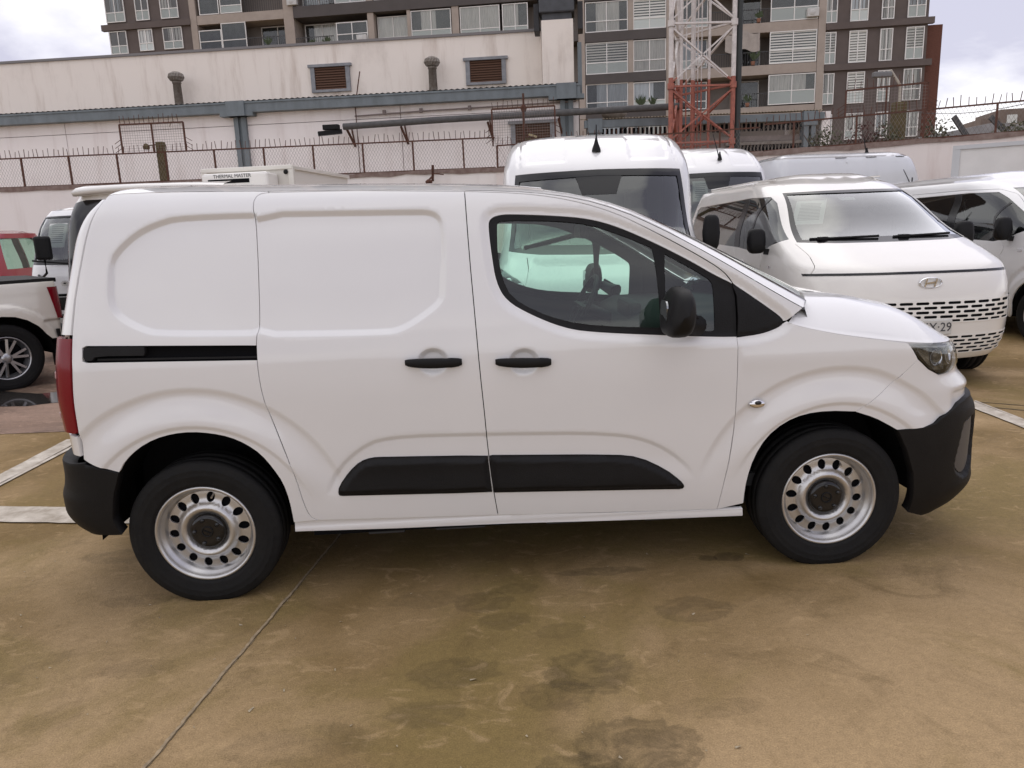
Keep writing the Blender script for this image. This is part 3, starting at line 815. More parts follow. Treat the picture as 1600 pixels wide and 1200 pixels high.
louvre(wh, 11.0, 12.22, 7.02, 7.84, 2.95, GREYF); louvre(wh, 17.03, 18.24, 6.98, 7.76, 2.95, GREYF)
louvre(wh, 18.9, 20.1, 4.2, 5.02, 0, GREYF)
for u in (5.68, 15.68):
    st = MB(); st.lathe([(6.2, .17), (7.45, .15), (7.45, .17), (7.52, .17)], 'Z', 20, (u, 2.4, 0)); st = st.build('ventilator_stack', GALV, wh)
    hd = MB(); prof = [(7.50, .10), (7.56, .24), (7.68, .31), (7.80, .27), (7.88, .12), (7.90, 0)]; vs = []; nn = 32
    hd.grid([[(u + r_*(1 - .10*(k % 2))*math.cos(2*math.pi*k/nn + (z-7.5)*1.6), 2.4 + r_*(1 - .10*(k % 2))*math.sin(2*math.pi*k/nn + (z-7.5)*1.6), z) for z, r_ in prof] for k in range(nn)], False, True)
    hd.build('turbine_head', GALV, st)
mb = MB(); mb.box((19.82, 1.7, 6.25), (20.95, 3.2, 8.72)); mb.build('chimney_block', WHU, wh)
mb = MB(); mb.bbox((19.75, 1.6, 8.95), (21.0, 3.2, 9.42), .04); mb.box((19.85, 1.75, 8.72), (20.9, 3.1, 8.95)); mb.box((19.68, 1.65, 9.42), (21.08, 3.25, 10.4)); 
for k in range(12): mb.box((19.70 + k*.115, 1.60, 9.5), (19.74 + k*.115, 1.66, 10.35))
mb.build('chimney_duct', DGREY, wh)
for s in (19.55, 21.12):
    mb = MB(); mb.box((s, 1.8, 8.4), (s+.18, 2.6, 9.3)); mb.build('duct_side_box', mat('duct_black', (.03, .03, .033), .7), wh)
mb = MB(); mb.bar((21.15, .3, 5.9), (21.15, .3, 7.6), .14); mb.build('corner_pipe', BLUE, wh)
pp = MB(); pp.tube([(13.0, -.55, 5.16), (16.5, -.6, 5.22), (24.6, -.62, 5.26)], .11, 10); pp = pp.build('pipe', mat('lagged_pipe', (.11, .108, .108), .8, var=.3, vscale=6), wh)
for u in (13.1, 15.0, 18.0, 20.4):
    mb = MB(); mb.bar((u, -.5, 5.08), (u + .12, -.02, 4.55), .06); mb.bar((u + .12, 0, 4.55), (u, 0, 5.35), .05); mb.build('pipe_bracket', RUST, wh)
mb = MB(); mb.bar((12.95, -.6, 5.0), (12.2, -.9, 4.92), .22, .14); mb.bbox((12.35, -.85, 5.05), (12.9, -.6, 5.22), .02); mb.build('floodlight', BLACKP, wh)
cb = MB(); cb.tube([(13.3, -.1, 5.55), (15.5, -.1, 5.60), (21, -.1, 5.66)], .025, 6)
for u in (14.3, 15.6, 17.3): cb.box((u, -.14, 5.56), (u+.1, -.04, 5.70))
cb.build('conduit', mat('conduit_grey', (.22, .18, .17), .8), wh)
mb = MB(); mb.tube([(13.35, -.12, 3.2), (13.35, -.12, 5.9), (13.6, -.12, 7.0)], .02, 6); mb.build('downpipe', RUST, wh)
mb = MB(); mb.tube([(6.6, -.25, 5.50), (6.72, -.3, 5.68)], .02); mb.bar((6.72, -.3, 5.68), (7.2, -.6, 5.52), .10, .03); mb.build('wall_lamp', mat('pale_pole', (.42, .38, .32), .6), wh)

# ================================================================== apartment building
APB = mat('apartment_brown', (.135, .108, .098), .9, var=.14, vscale=1.2)
APT = mat('apartment_taupe', (.42, .355, .305), .9, var=.15, vscale=1.4)
APD = mat('apartment_recess', (.24, .21, .19), .9)
APK = mat('apartment_band', (.10, .088, .084), .9, var=.1, vscale=1.0)
WFR = mat('window_white', (.80, .78, .75), .5)
APG = glass('apartment_glass', (.90, .92, .91), .03)
CURT = mat('curtain', (.84, .80, .76), .95, var=.45, vscale=5, stretch=(9, 1, .15))
CURT2 = mat('blue_curtain', (.56, .58, .62), .95, var=.45, vscale=5, stretch=(9, 1, .15))
ROOMD = mat('dim_room', (.06, .062, .065), .9, var=.6, vscale=2)
BLIND = mat('blind_slat', (.82, .78, .73), .8)
FROST = mat('frosted_panel', (.60, .62, .60), .35)
CONC = mat('grey_rail', (.06, .06, .062), .7)
apt = thing('apartment_building', 'tall brown and taupe apartment block with many curtained windows behind the warehouse', 'building', (12, 51, 0), R(-10))
def wbox(name, u0, u1, z0, z1, y0, y1, m):
    mb = MB(); mb.box((u0, y0, z0), (u1, y1, z1)); return mb.build(name, m, apt)
wbox('back_wall', -38.0, 20.4, 0, 30, 1.6, 8, APD)
wbox('left_wing_wall', -37.9, -31.2, 0, 30, .10, 1.7, APB)
wbox('right_wing_wall', 13.86, 20.42, 0, 30, .10, 1.7, APB)
wbox('brick_end_wall', 20.42, 21.55, 0, 13.75, .6, 8, mat('brick_red', (.155, .062, .042), .9, var=.3, vscale=9, stretch=(1, 1, 4)))
for z in (9.0, 11.6, 14.2, 16.8):
    wbox('ledge', 13.9, 20.75, z + 2.12, z + 2.52, -.12, .2, APB)
for z in (17.05,): wbox('ledge', -38.3, -31.2, z, z + .42, -.12, .2, APB)
def window(u0, z0, u1, z1, y=.05, style='curtain', mull=1, sill=True, trans=.36):
    f = MB(); w = .055; d = .07
    f.box((u0, y-d, z0), (u0+w, y, z1)); f.box((u1-w, y-d, z0), (u1, y, z1)); f.box((u0+w, y-d, z0), (u1-w, y, z0+w)); f.box((u0+w, y-d, z1-w), (u1-w, y, z1))
    for k in range(mull):
        um = u0 + (u1-u0)*(k+1)/(mull+1); f.box((um-w/2, y-d+.004, z0+w), (um+w/2, y, z1-w))
    zt = z0 + (z1-z0)*trans
    if trans: f.box((u0+w, y-d+.008, zt-w/2), (u1-w, y, zt+w/2))
    f = f.build('window', WFR, apt)
    g_ = MB(); g_.add([(u0+w*.5, y-.025, z0+w*.5), (u1-w*.5, y-.025, z0+w*.5), (u1-w*.5, y-.025, z1-w*.5), (u0+w*.5, y-.025, z1-w*.5)], [(0,1,2,3)]); g_.build('pane', APG, f)
    yb = y + .045
    if style in ('curtain', 'blue'):
        bk_ = MB(); bk_.box((u0, yb+.05, z0), (u1, yb+.06, z1)); bk_.build('room', ROOMD, f)
        fr0 = random.choice([0, 0, 0, .12, .25]); fr1 = random.choice([1, 1, 1, .8, .62]); ua, ub_ = u0 + (u1-u0)*fr0, u0 + (u1-u0)*fr1
        c = MB(); n = max(8, int((ub_-ua)/.07)); c.grid([[(ua + (ub_-ua)*i/n, yb + .02*math.sin(i*1.9) - .015, z) for z in (z0+.02, z1-.02)] for i in range(n+1)], True); c.build('curtain', CURT if style == 'curtain' else CURT2, f)
    elif style == 'blind':
        bk_ = MB(); bk_.box((u0, yb+.02, z0), (u1, yb+.03, z1)); bk_.build('room', ROOMD, f)
        c = MB(); n = max(5, int((z1-z0)/.16))
        for i in range(n):
            z = z0 + (z1-z0)*(i+.5)/n; c.box((u0+w, yb-.03, z-.045), (u1-w, yb-.015, z+.045))
        tag(c.build('blind_slats', BLIND, f), kind='stuff')
    else:
        c = MB(); c.box((u0, yb, z0), (u1, yb+.01, z1)); c.build('room', ROOMD, f)
    if style.startswith('frost') or (sill and trans and random.random() < .6):
        c = MB(); c.box((u0+w, y-.018, z0+w), (u1-w, y-.010, zt-w/2)); c.build('lower_panel', FROST, f)
    return f
random.seed(11)
sty = lambda: random.choice(['curtain', 'curtain', 'blue', 'dark', 'blind'])
# left wing
for (a, z0, b_, z1) in [(-37.87,17.62,-36.34,19.5),(-35.47,17.62,-34.4,19.5),(-33.49,17.62,-32.09,19.5),(-37.82,15.4,-36.43,17.0),(-35.47,15.5,-34.35,17.0),(-33.52,15.5,-32.0,17.0),
                         (-37.82,12.8,-36.43,14.4),(-35.47,12.8,-34.35,14.4),(-33.52,12.8,-32.0,14.4)]:
    window(a, z0, b_, z1, .06, random.choice(['curtain', 'blue', 'frost']), 1)
# right wing
cols = [(13.86,14.60),(15.44,16.58),(17.42,18.22),(19.06,20.2)]
stR = {(0,1): 'blind', (1,1): 'blind', (1,2): 'blind', (3,1): 'blind', (2,1): 'curtain'}
for r_, z0 in enumerate((14.17, 11.57, 8.96, 6.6, 16.77)):
    for c_, (a, b_) in enumerate(cols):
        window(a, z0, b_, z0 + (1.72 if r_ == 3 else 2.02), .06, stR.get((c_, r_), random.choice(['curtain', 'blue', 'curtain'])), 1)
# taupe-framed middle
for (a, b_) in ((-31.2,-30.72),(-24.0,-23.25),(-17.75,-17.3),(-14.85,-14.6),(-11.6,-11.1),(-2.7,-2.25),(.75,1.1),(3.35,3.75),(7.9,8.42),(13.4,13.88)):
    wbox('pier', a, b_, 0, 30, -.05, 1.7, APT)
for z in (17.0, 19.6): wbox('slab_band', -30.7, -24.02, z, z+.62, -.02, 1.6, APT)
for z in (17.05, 19.65): wbox('slab_band', -23.23, -2.72, z - .1, z+.66, -.12, 1.6, APK)
wbox('slab_band', -23.23, -2.72, 14.1, 14.75, -.12, 1.6, APK); wbox('slab_band', -30.7, -24.02, 14.4, 15.0, -.02, 1.6, APT)
for z in (8.55, 11.2, 13.95, 16.6): wbox('slab_band', -2.23, 3.33, z, z+.62, -.10, 1.6, APK)
for z in (8.4, 11.15, 13.85, 16.5): wbox('slab_band', 3.77, 7.88, z, z+.62, -.02, 1.6, APT)
for z in (8.45, 11.15, 13.85, 16.5): wbox('slab_band', 8.44, 13.38, z, z+.62, -.02, 1.6, APT)
for (a, z0, b_, z1, st, ml, y, tr_) in [(-30.45,17.65,-28.91,19.4,'dark',0,.05,0),(-28.81,17.65,-27.14,19.4,'dark',0,.05,.3),(-30.67,15.05,-28.92,16.6,'dark',0,.05,.5),(-28.9,15.05,-26.99,17.0,'dark',0,.05,.40),
        (-26.45,15.0,-23.9,16.9,'dark',1,1.5,0),(-23.0,14.8,-20.32,16.8,'curtain',1,1.4,0),(-20.13,14.85,-17.79,16.45,'dark',1,.05,.5),(-17.2,14.8,-14.9,16.76,'curtain',1,.6,.28),(-14.58,14.8,-11.67,16.86,'curtain',1,.05,.36),
        (-11.02,14.75,-8.19,16.86,'curtain',1,.05,.3),(-8.0,14.75,-6.19,16.86,'curtain',1,.05,.3),(-23.0,17.75,-20.5,19.6,'blue',1,1.4,0),(-20.1,17.72,-17.8,19.5,'dark',1,.05,.4),(-17.2,17.75,-14.9,19.5,'curtain',1,.05,.3),(-14.5,17.75,-11.7,19.5,'curtain',1,.05,.3),(-11.0,17.75,-8.2,19.5,'curtain',1,.05,.3),
        (-2.2,14.6,.73,16.55,'curtain',1,.05,.36),(1.1,14.6,3.33,16.5,'blind',1,.05,.36),(-2.2,11.85,.73,13.92,'blind',1,.05,.36),(1.1,11.85,3.33,13.9,'curtain',1,.05,.36),(-2.2,9.25,.73,11.2,'blue',1,.05,.36),(1.1,9.25,3.33,11.15,'blue',1,.05,.36),(-2.2,6.6,.73,8.5,'blue',1,.05,.36),(1.1,6.6,3.33,8.5,'curtain',1,.05,.36),
        (10.27,14.5,13.35,16.45,'dark',1,.05,.42),(10.27,11.8,13.35,13.85,'blind',1,.05,.42),(10.27,9.15,13.38,11.1,'curtain',1,.05,.45),(8.5,9.2,9.9,11.0,'dark',0,1.4,0),(8.5,11.9,9.9,13.7,'dark',0,1.4,0),(8.5,14.6,9.9,16.4,'dark',0,1.4,0),(4.0,9.2,6.2,11.0,'dark',1,.6,.3),(4.0,11.9,6.2,13.8,'blue',1,.6,.3),(4.0,14.6,6.2,16.4,'dark',1,.6,.3)]:
    window(a, z0, b_, z1, y, st, ml, trans=tr_)
for (a, b_, z) in ((-26.9,-24.05,15.0),(-23.2,-20.35,14.76),(8.5,10.2,14.48),(8.5,10.2,11.78),(8.5,10.2,9.1),(-26.9,-24.05,17.62),(-23.2,-20.35,17.7),(6.3,7.9,11.78),(6.3,7.9,14.48)):
    mb = MB(); n = int((b_-a)/.16)
    for i in range(n+1): mb.box((a + (b_-a)*i/n - .012, -.02, z), (a + (b_-a)*i/n + .012, .0, z+.82))
    mb.box((a, -.03, z+.82), (b_, .01, z+.87)); tag(mb.build('balcony_railing', CONC, apt), kind='stuff')
mb = MB(); n = 26; mb.grid([[(7.3 + 2.3*i/n, -.10 - .05*math.sin(i*.9), z - .12*math.sin(i*.35)) for z in (12.75, 13.3, 13.9)] for i in range(n+1)]); mb.build('hanging_sheet', mat('faded_sheet', (.44, .39, .35), .95, var=.2, vscale=3), apt)
t = MB(); t.lathe([(0, .0), (.02, .30), (.2, .46), (.32, .38), (.40, 0)], 'Z', 20); o = t.build('roof_ventilator', GALV, None)
o.location = (7.1 - .6, 23.6, 5.15); tag(o, 'round weathered ventilator cap over the shed roof left of the tower', 'ventilator')

for (u, z, k) in ((-25.4,15.0,.9),(-22.0,14.8,.6),(9.2,11.8,1.0),(8.9,9.12,.8),(9.5,14.5,.7),(1.6,9.3,1.1),(2.4,9.3,.9),(-20.9,14.8,.8)):
    pot = MB(); pot.lathe([(z, .12), (z + .25, .16), (z + .26, .0)], 'Z', 10, (u, .02, 0)); pot = pot.build('flower_pot', mat('terracotta', (.22, .10, .06), .9), apt)
    fo = MB()
    for q in range(26):
        a_ = rng.uniform(0, 6.28); r_ = rng.uniform(.05, .38)*k; fo.add([(u, 0, z + .26), (u + r_*math.cos(a_) - .03, -.05, z + .3 + rng.uniform(.1, .6)*k), (u + r_*math.cos(a_)*1.3, -.06, z + .28 + rng.uniform(.2, .8)*k), (u + r_*math.cos(a_) + .04, -.04, z + .3 + rng.uniform(.1, .5)*k)], [(0,1,2,3)])
    fo.build('pot_plant', mat('balcony_leaf', (.055, .075, .035), .8), pot)
for (u, z) in ((-18.6,14.95),(12.6,14.6),(-23.6,17.8),(5.2,11.95)):
    ac = MB(); ac.bbox((u, -.28, z), (u + .75, .04, z + .55), .03); ac.lathe([(-.285, .20), (-.30, .18), (-.30, 0)], 'Y', 16, (u + .32, 0, z + .28)); ac.build('air_conditioner', mat('ac_grey', (.55, .54, .52), .6), apt)
# ================================================================== lattice tower
TW = mat('tower_white', (.76, .71, .68), .6, var=.3, vscale=6); TR = mat('tower_red', (.43, .145, .10), .7, var=.35, vscale=8, col2=(.28, .10, .075))
tower = thing('lattice_tower', 'red and white steel lattice mast rising behind the wall beside the tall van', 'tower', (8.55, 20.0, 0))
LEG = [(-.97, 0), (.98, 0), (-.28, 1.75)]
SPL = 5.87
def member(name, a, b_, r_, n=8, sq=False):
    a = Vector(a); b_ = Vector(b_)
    if a.z > b_.z: a, b_ = b_, a
    parts = []
    if a.z < SPL < b_.z:
        m_ = a + (b_-a) * ((SPL - a.z)/(b_.z - a.z)); parts = [(a, m_, TR), (m_, b_, TW)]
    else: parts = [(a, b_, TR if b_.z <= SPL + .01 else TW)]
    for p, q, m in parts:
        mb = MB()
        if sq: mb.bar(p, q, r_*2, r_*1.2)
        else: mb.tube([p, q], r_, n)
        mb.build(name, m, tower)
TOP = 13.0
for x, y in LEG: member('leg', (x, y, 0), (x, y, TOP), .075)
levels = [0.7, 3.95, 5.62, 7.42, 9.3, 11.2]
for i, z in enumerate(levels):
    for a, b_ in ((0, 1), (1, 2), (2, 0)):
        pa, pb = LEG[a], LEG[b_]
        member('cross_bar', (*pa, z), (*pb, z), .045, sq=True)
        if i < len(levels) - 1:
            z2 = levels[i+1]
            member('brace', (*pa, z + .1), (*pb, z2 - .1), .036, sq=True); member('brace', (*pb, z + .1), (*pa, z2 - .1), .036, sq=True)
    for x, y in LEG:
        mb = MB(); mb.lathe([(z - .09, .11), (z + .09, .11)], 'Z', 8, (x, y, 0)); mb.build('leg_collar', TR if z < SPL else TW, tower)
for x, y, r_ in ((-.55, .35, .05), (-.40, .35, .022), (-.06, .6, .03), (.04, .6, .022), (.16, .6, .022), (.36, .45, .045), (-.15, .5, .06)):
    member('cable_pipe', (x, y, .5), (x, y, TOP), r_)
t = thing('dark_pole', 'slim dark pole standing close beside the lattice tower', 'pole', (9.72, 20.1, 0)); mb = MB(); mb.tube([(0, 0, 0), (0, 0, 13)], .10, 10); mb.build('pole', mat('pole_dark', (.03, .035, .034), .6), t)

# ================================================================== low shed with corrugated roof
SHEDR = mat('tan_corrugated', (.30, .235, .155), .8, var=.35, vscale=4)
shed = thing('corrugated_shed', 'low shed with tan corrugated roof and blue-grey columns behind the tower', 'shed', (5.2, 22.4, 0), R(-2))
mb = MB(); n = 150
mb.grid([[(0 + 8.1*i/n, yy, (4.98 + .04*(i/n) if yy < 1 else 5.45) + (.03 if i % 2 else 0)) for yy in (-.4, 3.2)] for i in range(n+1)], False); mb.build('roof', SHEDR, shed)
mb = MB(); mb.box((0, -.1, 0), (8.0, .1, 4.3)); mb.build('wall', mat('shed_wall', (.30, .25, .225), .9, var=.3, vscale=3), shed)
mb = MB(); mb.box((0, -.42, 4.72), (8.1, -.25, 4.96)); mb.build('fascia', BLUE, shed)
for u in (.35, 7.6):
    mb = MB(); mb.box((u-.20, -.45, 0), (u-.04, -.1, 5.0)); mb.box((u+.05, -.45, 0), (u+.20, -.1, 5.0)); mb.box((u-.24, -.5, 4.55), (u+.24, -.1, 5.0)); mb.build('column', BLUE, shed)
mb = MB(); mb.box((8.05, -.3, 0), (8.35, 3, 5.0)); mb.build('end_pier', WHP, shed)
mb = MB(); mb.box((4.9, -.2, 3.45), (7.3, -.12, 4.12)); mb.build('opening', DARK, shed)
mb = MB()
for i in range(20): mb.box((4.95 + i*.12, -.26, 3.4), (4.98 + i*.12, -.22, 4.0))
mb.box((4.8, -.30, 4.0), (7.4, -.20, 4.1)); tag(mb.build('opening_bars', GALV, shed), kind='stuff')
mb = MB()
for i in range(46): mb.box((.6 + i*.15, -.24, 4.45), (.68 + i*.15, -.2, 4.70))
tag(mb.build('eaves_bars', DARK, shed), kind='stuff')

# ================================================================== planting and far distance
def leaves(mb, c, rad, n, size):
    for _ in range(n):
        d = Vector(rng.normal(size=3)); d.normalize(); r_ = random.random()**.45
        p = Vector(c) + Vector((d.x*rad[0], d.y*rad[1], d.z*rad[2])) * r_
        a = Vector(rng.normal(size=3)).normalized(); b_ = a.cross(Vector(rng.normal(size=3))).normalized(); s = size*random.uniform(.6, 1.3)
        mb.add([p - a*s, p + b_*s*.45, p + a*s, p - b_*s*.45], [(0,1,2,3)])
LEAF = mat('leaf_green', (.050, .058, .028), .7, var=.55, vscale=3, col2=(.085, .085, .04)); LEAF2 = mat('leaf_reddish', (.11, .05, .042), .8, var=.5, vscale=3); TWIG = mat('twig', (.06, .045, .035), .9)
for (x, y, rx, rz, m, lab) in ((10.75, 16.2, .55, .55, LEAF, 'green shrub against the foot of the brown apartment wing'), (11.75, 16.0, .60, .62, LEAF2, 'reddish shrub between the green shrubs behind the right wall'), (12.35, 16.1, .40, .60, LEAF, 'dark green shrub left of the street lamp post'), (13.4, 15.6, .55, .62, LEAF, 'leafy shrub right of the street lamp post')):
    t = thing('shrub', lab, 'shrub', (x, y, 2.6)); mb = MB()
    for k in range(7): mb.tube([(0, 0, 0), (random.uniform(-.2, .2), 0, .5), (random.uniform(-rx, rx), random.uniform(-.2, .2), random.uniform(.7, 1.25))], .012, 5)
    mb.build('stems', TWIG, t); mb = MB(); leaves(mb, (0, 0, .75), (rx, .4, rz), 420, .055); mb.build('foliage', m, t)
t = thing('far_tree', 'small dark tree in the gap beside the brick end wall', 'tree', (19.5, 21.0, 0)); mb = MB(); mb.tube([(0, 0, 0), (0, 0, 3.6)], .08, 6); mb.build('trunk', TWIG, t)
mb = MB(); leaves(mb, (-.1, 0, 3.95), (.7, .5, .45), 500, .07); leaves(mb, (1.5, .4, 3.8), (1.0, .5, .35), 420, .07); mb.build('crown', LEAF, t)
fb = thing('far_apartment_block', 'distant pale brick apartment block at the right edge beyond the fence', 'building', (87.5, 118, 0), R(-14))
mb = MB(); mb.box((0, 0, 0), (26, 10, 17.2)); mb.box((-2.6, .6, 0), (0, 9, 16.0)); mb.build('wall', mat('far_brick', (.20, .155, .13), .9, var=.2, vscale=.6), fb)
for r_ in range(6):
    for c_ in range(9):
        mb = MB(); mb.box((1.0 + c_*2.7, -.12, 2 + r_*2.6), (2.5 + c_*2.7, -.02, 3.3 + r_*2.6)); mb.build('window', FROST, fb)
    mb = MB(); mb.box((-2.4, -.3, 1.7 + r_*2.6), (24, -.05, 1.95 + r_*2.6)); mb.build('balcony_band', APT, fb)
for (x, z, tl, lab) in ((24.3, 5.1, .9, 'dark tilted roof panel in the gap, nearer the brick end wall'), (26.2, 5.15, .7, 'dark tilted roof panel in the gap, beside the distant block')):
    t = MB(); t.box((-.9, -.05, -.12), (.9, .05, .12), Matrix.Rotation(tl, 3, 'Y')); t = t.build('roof_panel', mat('panel_dark', (.05, .052, .055), .5)); t.location = (x, 31, z); tag(t, lab, 'roof panel')
t = MB(); t.prism([(0, 3.6), (9, 3.6), (9, 5.3), (6, 5.6), (0, 4.6)], 'Y', 32, 38); t = t.build('far_roof', mat('far_roof_grey', (.33, .33, .34), .8, var=.3, vscale=1)); t.location = (20.4, 0, 0); tag(t, 'pale low roof in the gap between brick end wall and distant block', 'roof')
mb = MB(); a, b_ = Vector((21.4, 30, 5.9)), Vector((15.6, 12.0, 4.3)); 
mb.tube([a.lerp(b_, i/12) - Vector((0, 0, .35*math.sin(math.pi*i/12))) for i in range(13)], .012, 5); tag(mb.build('overhead_cable', CONC), 'thin overhead cable crossing the sky at the right', 'cable')

# ================================================================== wheels
def tyre_mesh(name, Rt, Rr, w, drop, n=132):
    prof = [(-w*.40, Rr - .004), (-w*.435, Rr + .006), (-w*.462, Rr + .014), (-w*.475, Rr + .0165), (-w*.480, Rr + .024), (-w*.497, Rr + (Rt-Rr)*.44), (-w*.503, Rr + (Rt-Rr)*.47), (-w*.499, Rr + (Rt-Rr)*.51), (-w*.494, Rr + (Rt-Rr)*.66), (-w*.497, Rr + (Rt-Rr)*.69), (-w*.488, Rr + (Rt-Rr)*.72), (-w*.468, Rt - .020),
            (-w*.445, Rt - .010), (-w*.40, Rt - .003), (-w*.30, Rt), (-w*.29, Rt - .008), (-w*.25, Rt - .008), (-w*.24, Rt), (-w*.05, Rt), (-w*.045, Rt - .008), (0, Rt - .008)]
    prof = prof + [(-a, b) for a, b in prof[::-1][1:]]
    vs = []; fs = []; m = len(prof)
    for k in range(n):
        a = 2*math.pi*k/n; odd = k % 3 == 0
        for i, (y, r) in enumerate(prof):
            if odd and i in (9, 10, 11, 12, m-10, m-11, m-12, m-13): r -= .0045 if i in (10, 11, m-11, m-12) else .002
            x, z = r*math.cos(a), r*math.sin(a)
            if z < -drop:
                y *= 1 + min(.10, (-drop - z) * 5); z = -drop
            vs.append((x, y, z))
    for k in range(n):
        for i in range(m-1): fs.append((k*m+i, k*m+i+1, ((k+1) % n)*m+i+1, ((k+1) % n)*m+i))
    mb = MB(); mb.add(vs, fs, True); return mb.mesh(name)

def make_wheel(parent, x, y, zc, Rt, Rr, w, style, steer=0.0, label=None, spin=0.0):
    """part 'wheel' (the brake drum behind it) > tyre, rim, hub_cap; outward is local -y"""
    hub = MB(); hub.lathe([(-w*.10, 0), (-w*.12, Rr*.90), (w*.30, Rr*.90), (w*.30, 0)], 'Y', 24); 
    hub = hub.build('wheel', DARK, parent)
    hub.location = (x, y, zc); hub.rotation_euler = (0, 0, steer if y < 0 else math.pi + steer)
    link('tyre', tyre_mesh('tyre', Rt, Rr, w, zc), RUBBER, hub)
    y0 = -w*.43
    if style == 'steel':
        k = Rr / .213
        dep = interp_smooth([(0, y0+.046), (.075*k, y0+.046), (.083*k, y0+.040), (.095*k, y0+.026), (.108*k, y0+.022), (.122*k, y0+.030), (.134*k, y0+.044), (.150*k, y0+.049), (.168*k, y0+.050), (.20*k, y0+.054)])
        def fn(u, v):
            r = np.hypot(u, v); return np.stack([u, dep(r), v], -1)
        holes = []
        for i in range(14):
            a = 2*math.pi*(i+.5)/14 + spin; holes.append(ellipse(.155*k*math.cos(a), .155*k*math.sin(a), .0185*k, .0235*k, 16, a + math.pi/2))
        rim = panel('rim', fn, ellipse(0, 0, .181*k, .181*k, 60), STEEL, hub, holes=holes, h=.009, inset=0, rim=.010)
        bl = MB(); bl.lathe([(y0+.052, .179*k), (y0+.040, .186*k), (y0+.026, .190*k), (y0+.022, .198*k), (y0+.006, .202*k), (y0-.004, .207*k), (y0-.006, .214*k), (y0-.001, .219*k), (y0+.012, .219*k), (w*.3, .205*k)], 'Y', 96)
        bl.build('rim_flange', STEEL, hub)
        cp = MB(); cp.lathe([(y0+.050, .079*k), (y0+.030, .077*k), (y0+.022, .072*k), (y0+.020, .055*k), (y0+.024, .040*k), (y0+.022, .022*k), (y0+.021, 0)], 'Y', 40)
        for i in range(5):
            a = 2*math.pi*i/5 + .3 + spin; cp.lathe([(y0+.026, .010*k), (y0+.014, .009*k), (y0+.012, 0)], 'Y', 10, (.056*k*math.cos(a), 0, .056*k*math.sin(a)))
        cp = cp.build('hub_cap', BLACKG, hub)
        em = MB(); em.lathe([(y0+.021, .026*k), (y0+.018, .025*k), (y0+.018, .021*k), (y0+.021, .020*k)], 'Y', 24)
        em.bar((-.016*k, y0+.019, .008*k), (.016*k, y0+.019, -.008*k), .005, .004)
        em.build('hub_emblem', BLACKP, hub)
        vl = MB(); a = 1.05 + spin; vl.tube([(.170*k*math.cos(a), y0+.05, .170*k*math.sin(a)), (.160*k*math.cos(a), y0+.022, .160*k*math.sin(a))], .004, 6); vl.build('valve_stem', STEEL, hub)
    else:
        bl = MB(); bl.lathe([(y0+.07, Rr*.80), (y0+.03, Rr*.90), (y0+.008, Rr*.95), (y0-.004, Rr*.98), (y0-.002, Rr*1.02), (y0+.012, Rr*1.02), (w*.3, Rr*.95)], 'Y', 64)
        bl.build('rim', ALLOY, hub)
        sp = MB()
        for i in range(style):
            for s in (-1, 1):
                a = 2*math.pi*i/style + .2; b = a + s*.20
                p0 = Vector((Rr*.16*math.cos(a), y0+.020, Rr*.16*math.sin(a))); p1 = Vector((Rr*.90*math.cos(b), y0+.012, Rr*.90*math.sin(b)))
                sp.bar(p0, p1, Rr*.085, .026)
        sp.lathe([(y0+.045, Rr*.26), (y0+.010, Rr*.24), (y0+.004, Rr*.12), (y0+.002, 0)], 'Y', 24)
        sp.build('spokes', ALLOY, hub)
    return hub

# ================================================================== the white panel van in front
VW = [(.2,.855),(.25,.868),(.30,.882),(.45,.905),(.7,.920),(.9,.924),(1.05,.918),(1.15,.905),(1.3,.872),(1.45,.832),(1.6,.785),(1.70,.742),(1.76,.69),(1.82,.60)]
VXF = [(.18,3.48),(.239,3.608),(.311,3.66),(.45,3.65),(.68,3.63),(.73,3.60),(.79,3.588),(.87,3.515),(.96,3.487),(1.0,3.455),(1.055,3.345),(1.12,3.2),(1.25,3.0),(1.82,2.97)]
VXR = [(.18,-.59),(.665,-.600),(.80,-.603),(.93,-.610),(1.055,-.600),(1.188,-.578),(1.342,-.543),(1.481,-.509),(1.62,-.471),(1.691,-.426),(1.742,-.369),(1.82,-.29)]
VS = Shell(VW, VXF, VXR, 3.4, 4.5, .66, .34, .92, -.25, 2.95, True)

rear_gap = [(-.392,1.762),(-.398,1.70),(-.407,1.60),(-.426,1.456),(-.434,1.344),(-.434,1.198),(-.433,1.06),(-.438,.94),(-.446,.803),(-.449,.68)]
rarch = chaikin([(-.302,.622),(-.27,.672),(-.211,.722),(-.138,.76),(-.059,.779),(.018,.783),(.095,.773),(.169,.753),(.234,.718),(.29,.67),(.333,.604),(.366,.538),(.383,.453),(.388,.363),(.387,.298)], 1)
slide_rear = chaikin([(.375,1.751),(.340,1.747),(.322,1.730),(.317,1.700),(.322,1.659),(.328,1.586),(.332,1.425),(.330,1.199),(.317,1.166),(.314,1.054),(.320,.944),(.339,.85),(.369,.756),(.405,.635),(.428,.528),(.442,.44),(.455,.390),(.470,.362),(.500,.349)], 2)
bot_gap = [(.500,.349),(.724,.342),(1.28,.327),(1.743,.309),(2.266,.292)]
slide_top = [(.375,1.751),(.739,1.746),(1.201,1.726)]
bgap = chaikin([(1.201,1.726),(1.208,1.472),(1.22,1.211),(1.23,.979),(1.241,.804),(1.248,.647),(1.263,.468),(1.28,.327)], 1)
door_top = chaikin([(1.201,1.726),(1.459,1.709),(1.661,1.672),(1.834,1.615),(1.987,1.535),(2.108,1.467),(2.238,1.387),(2.295,1.343),(2.326,1.302)], 2)
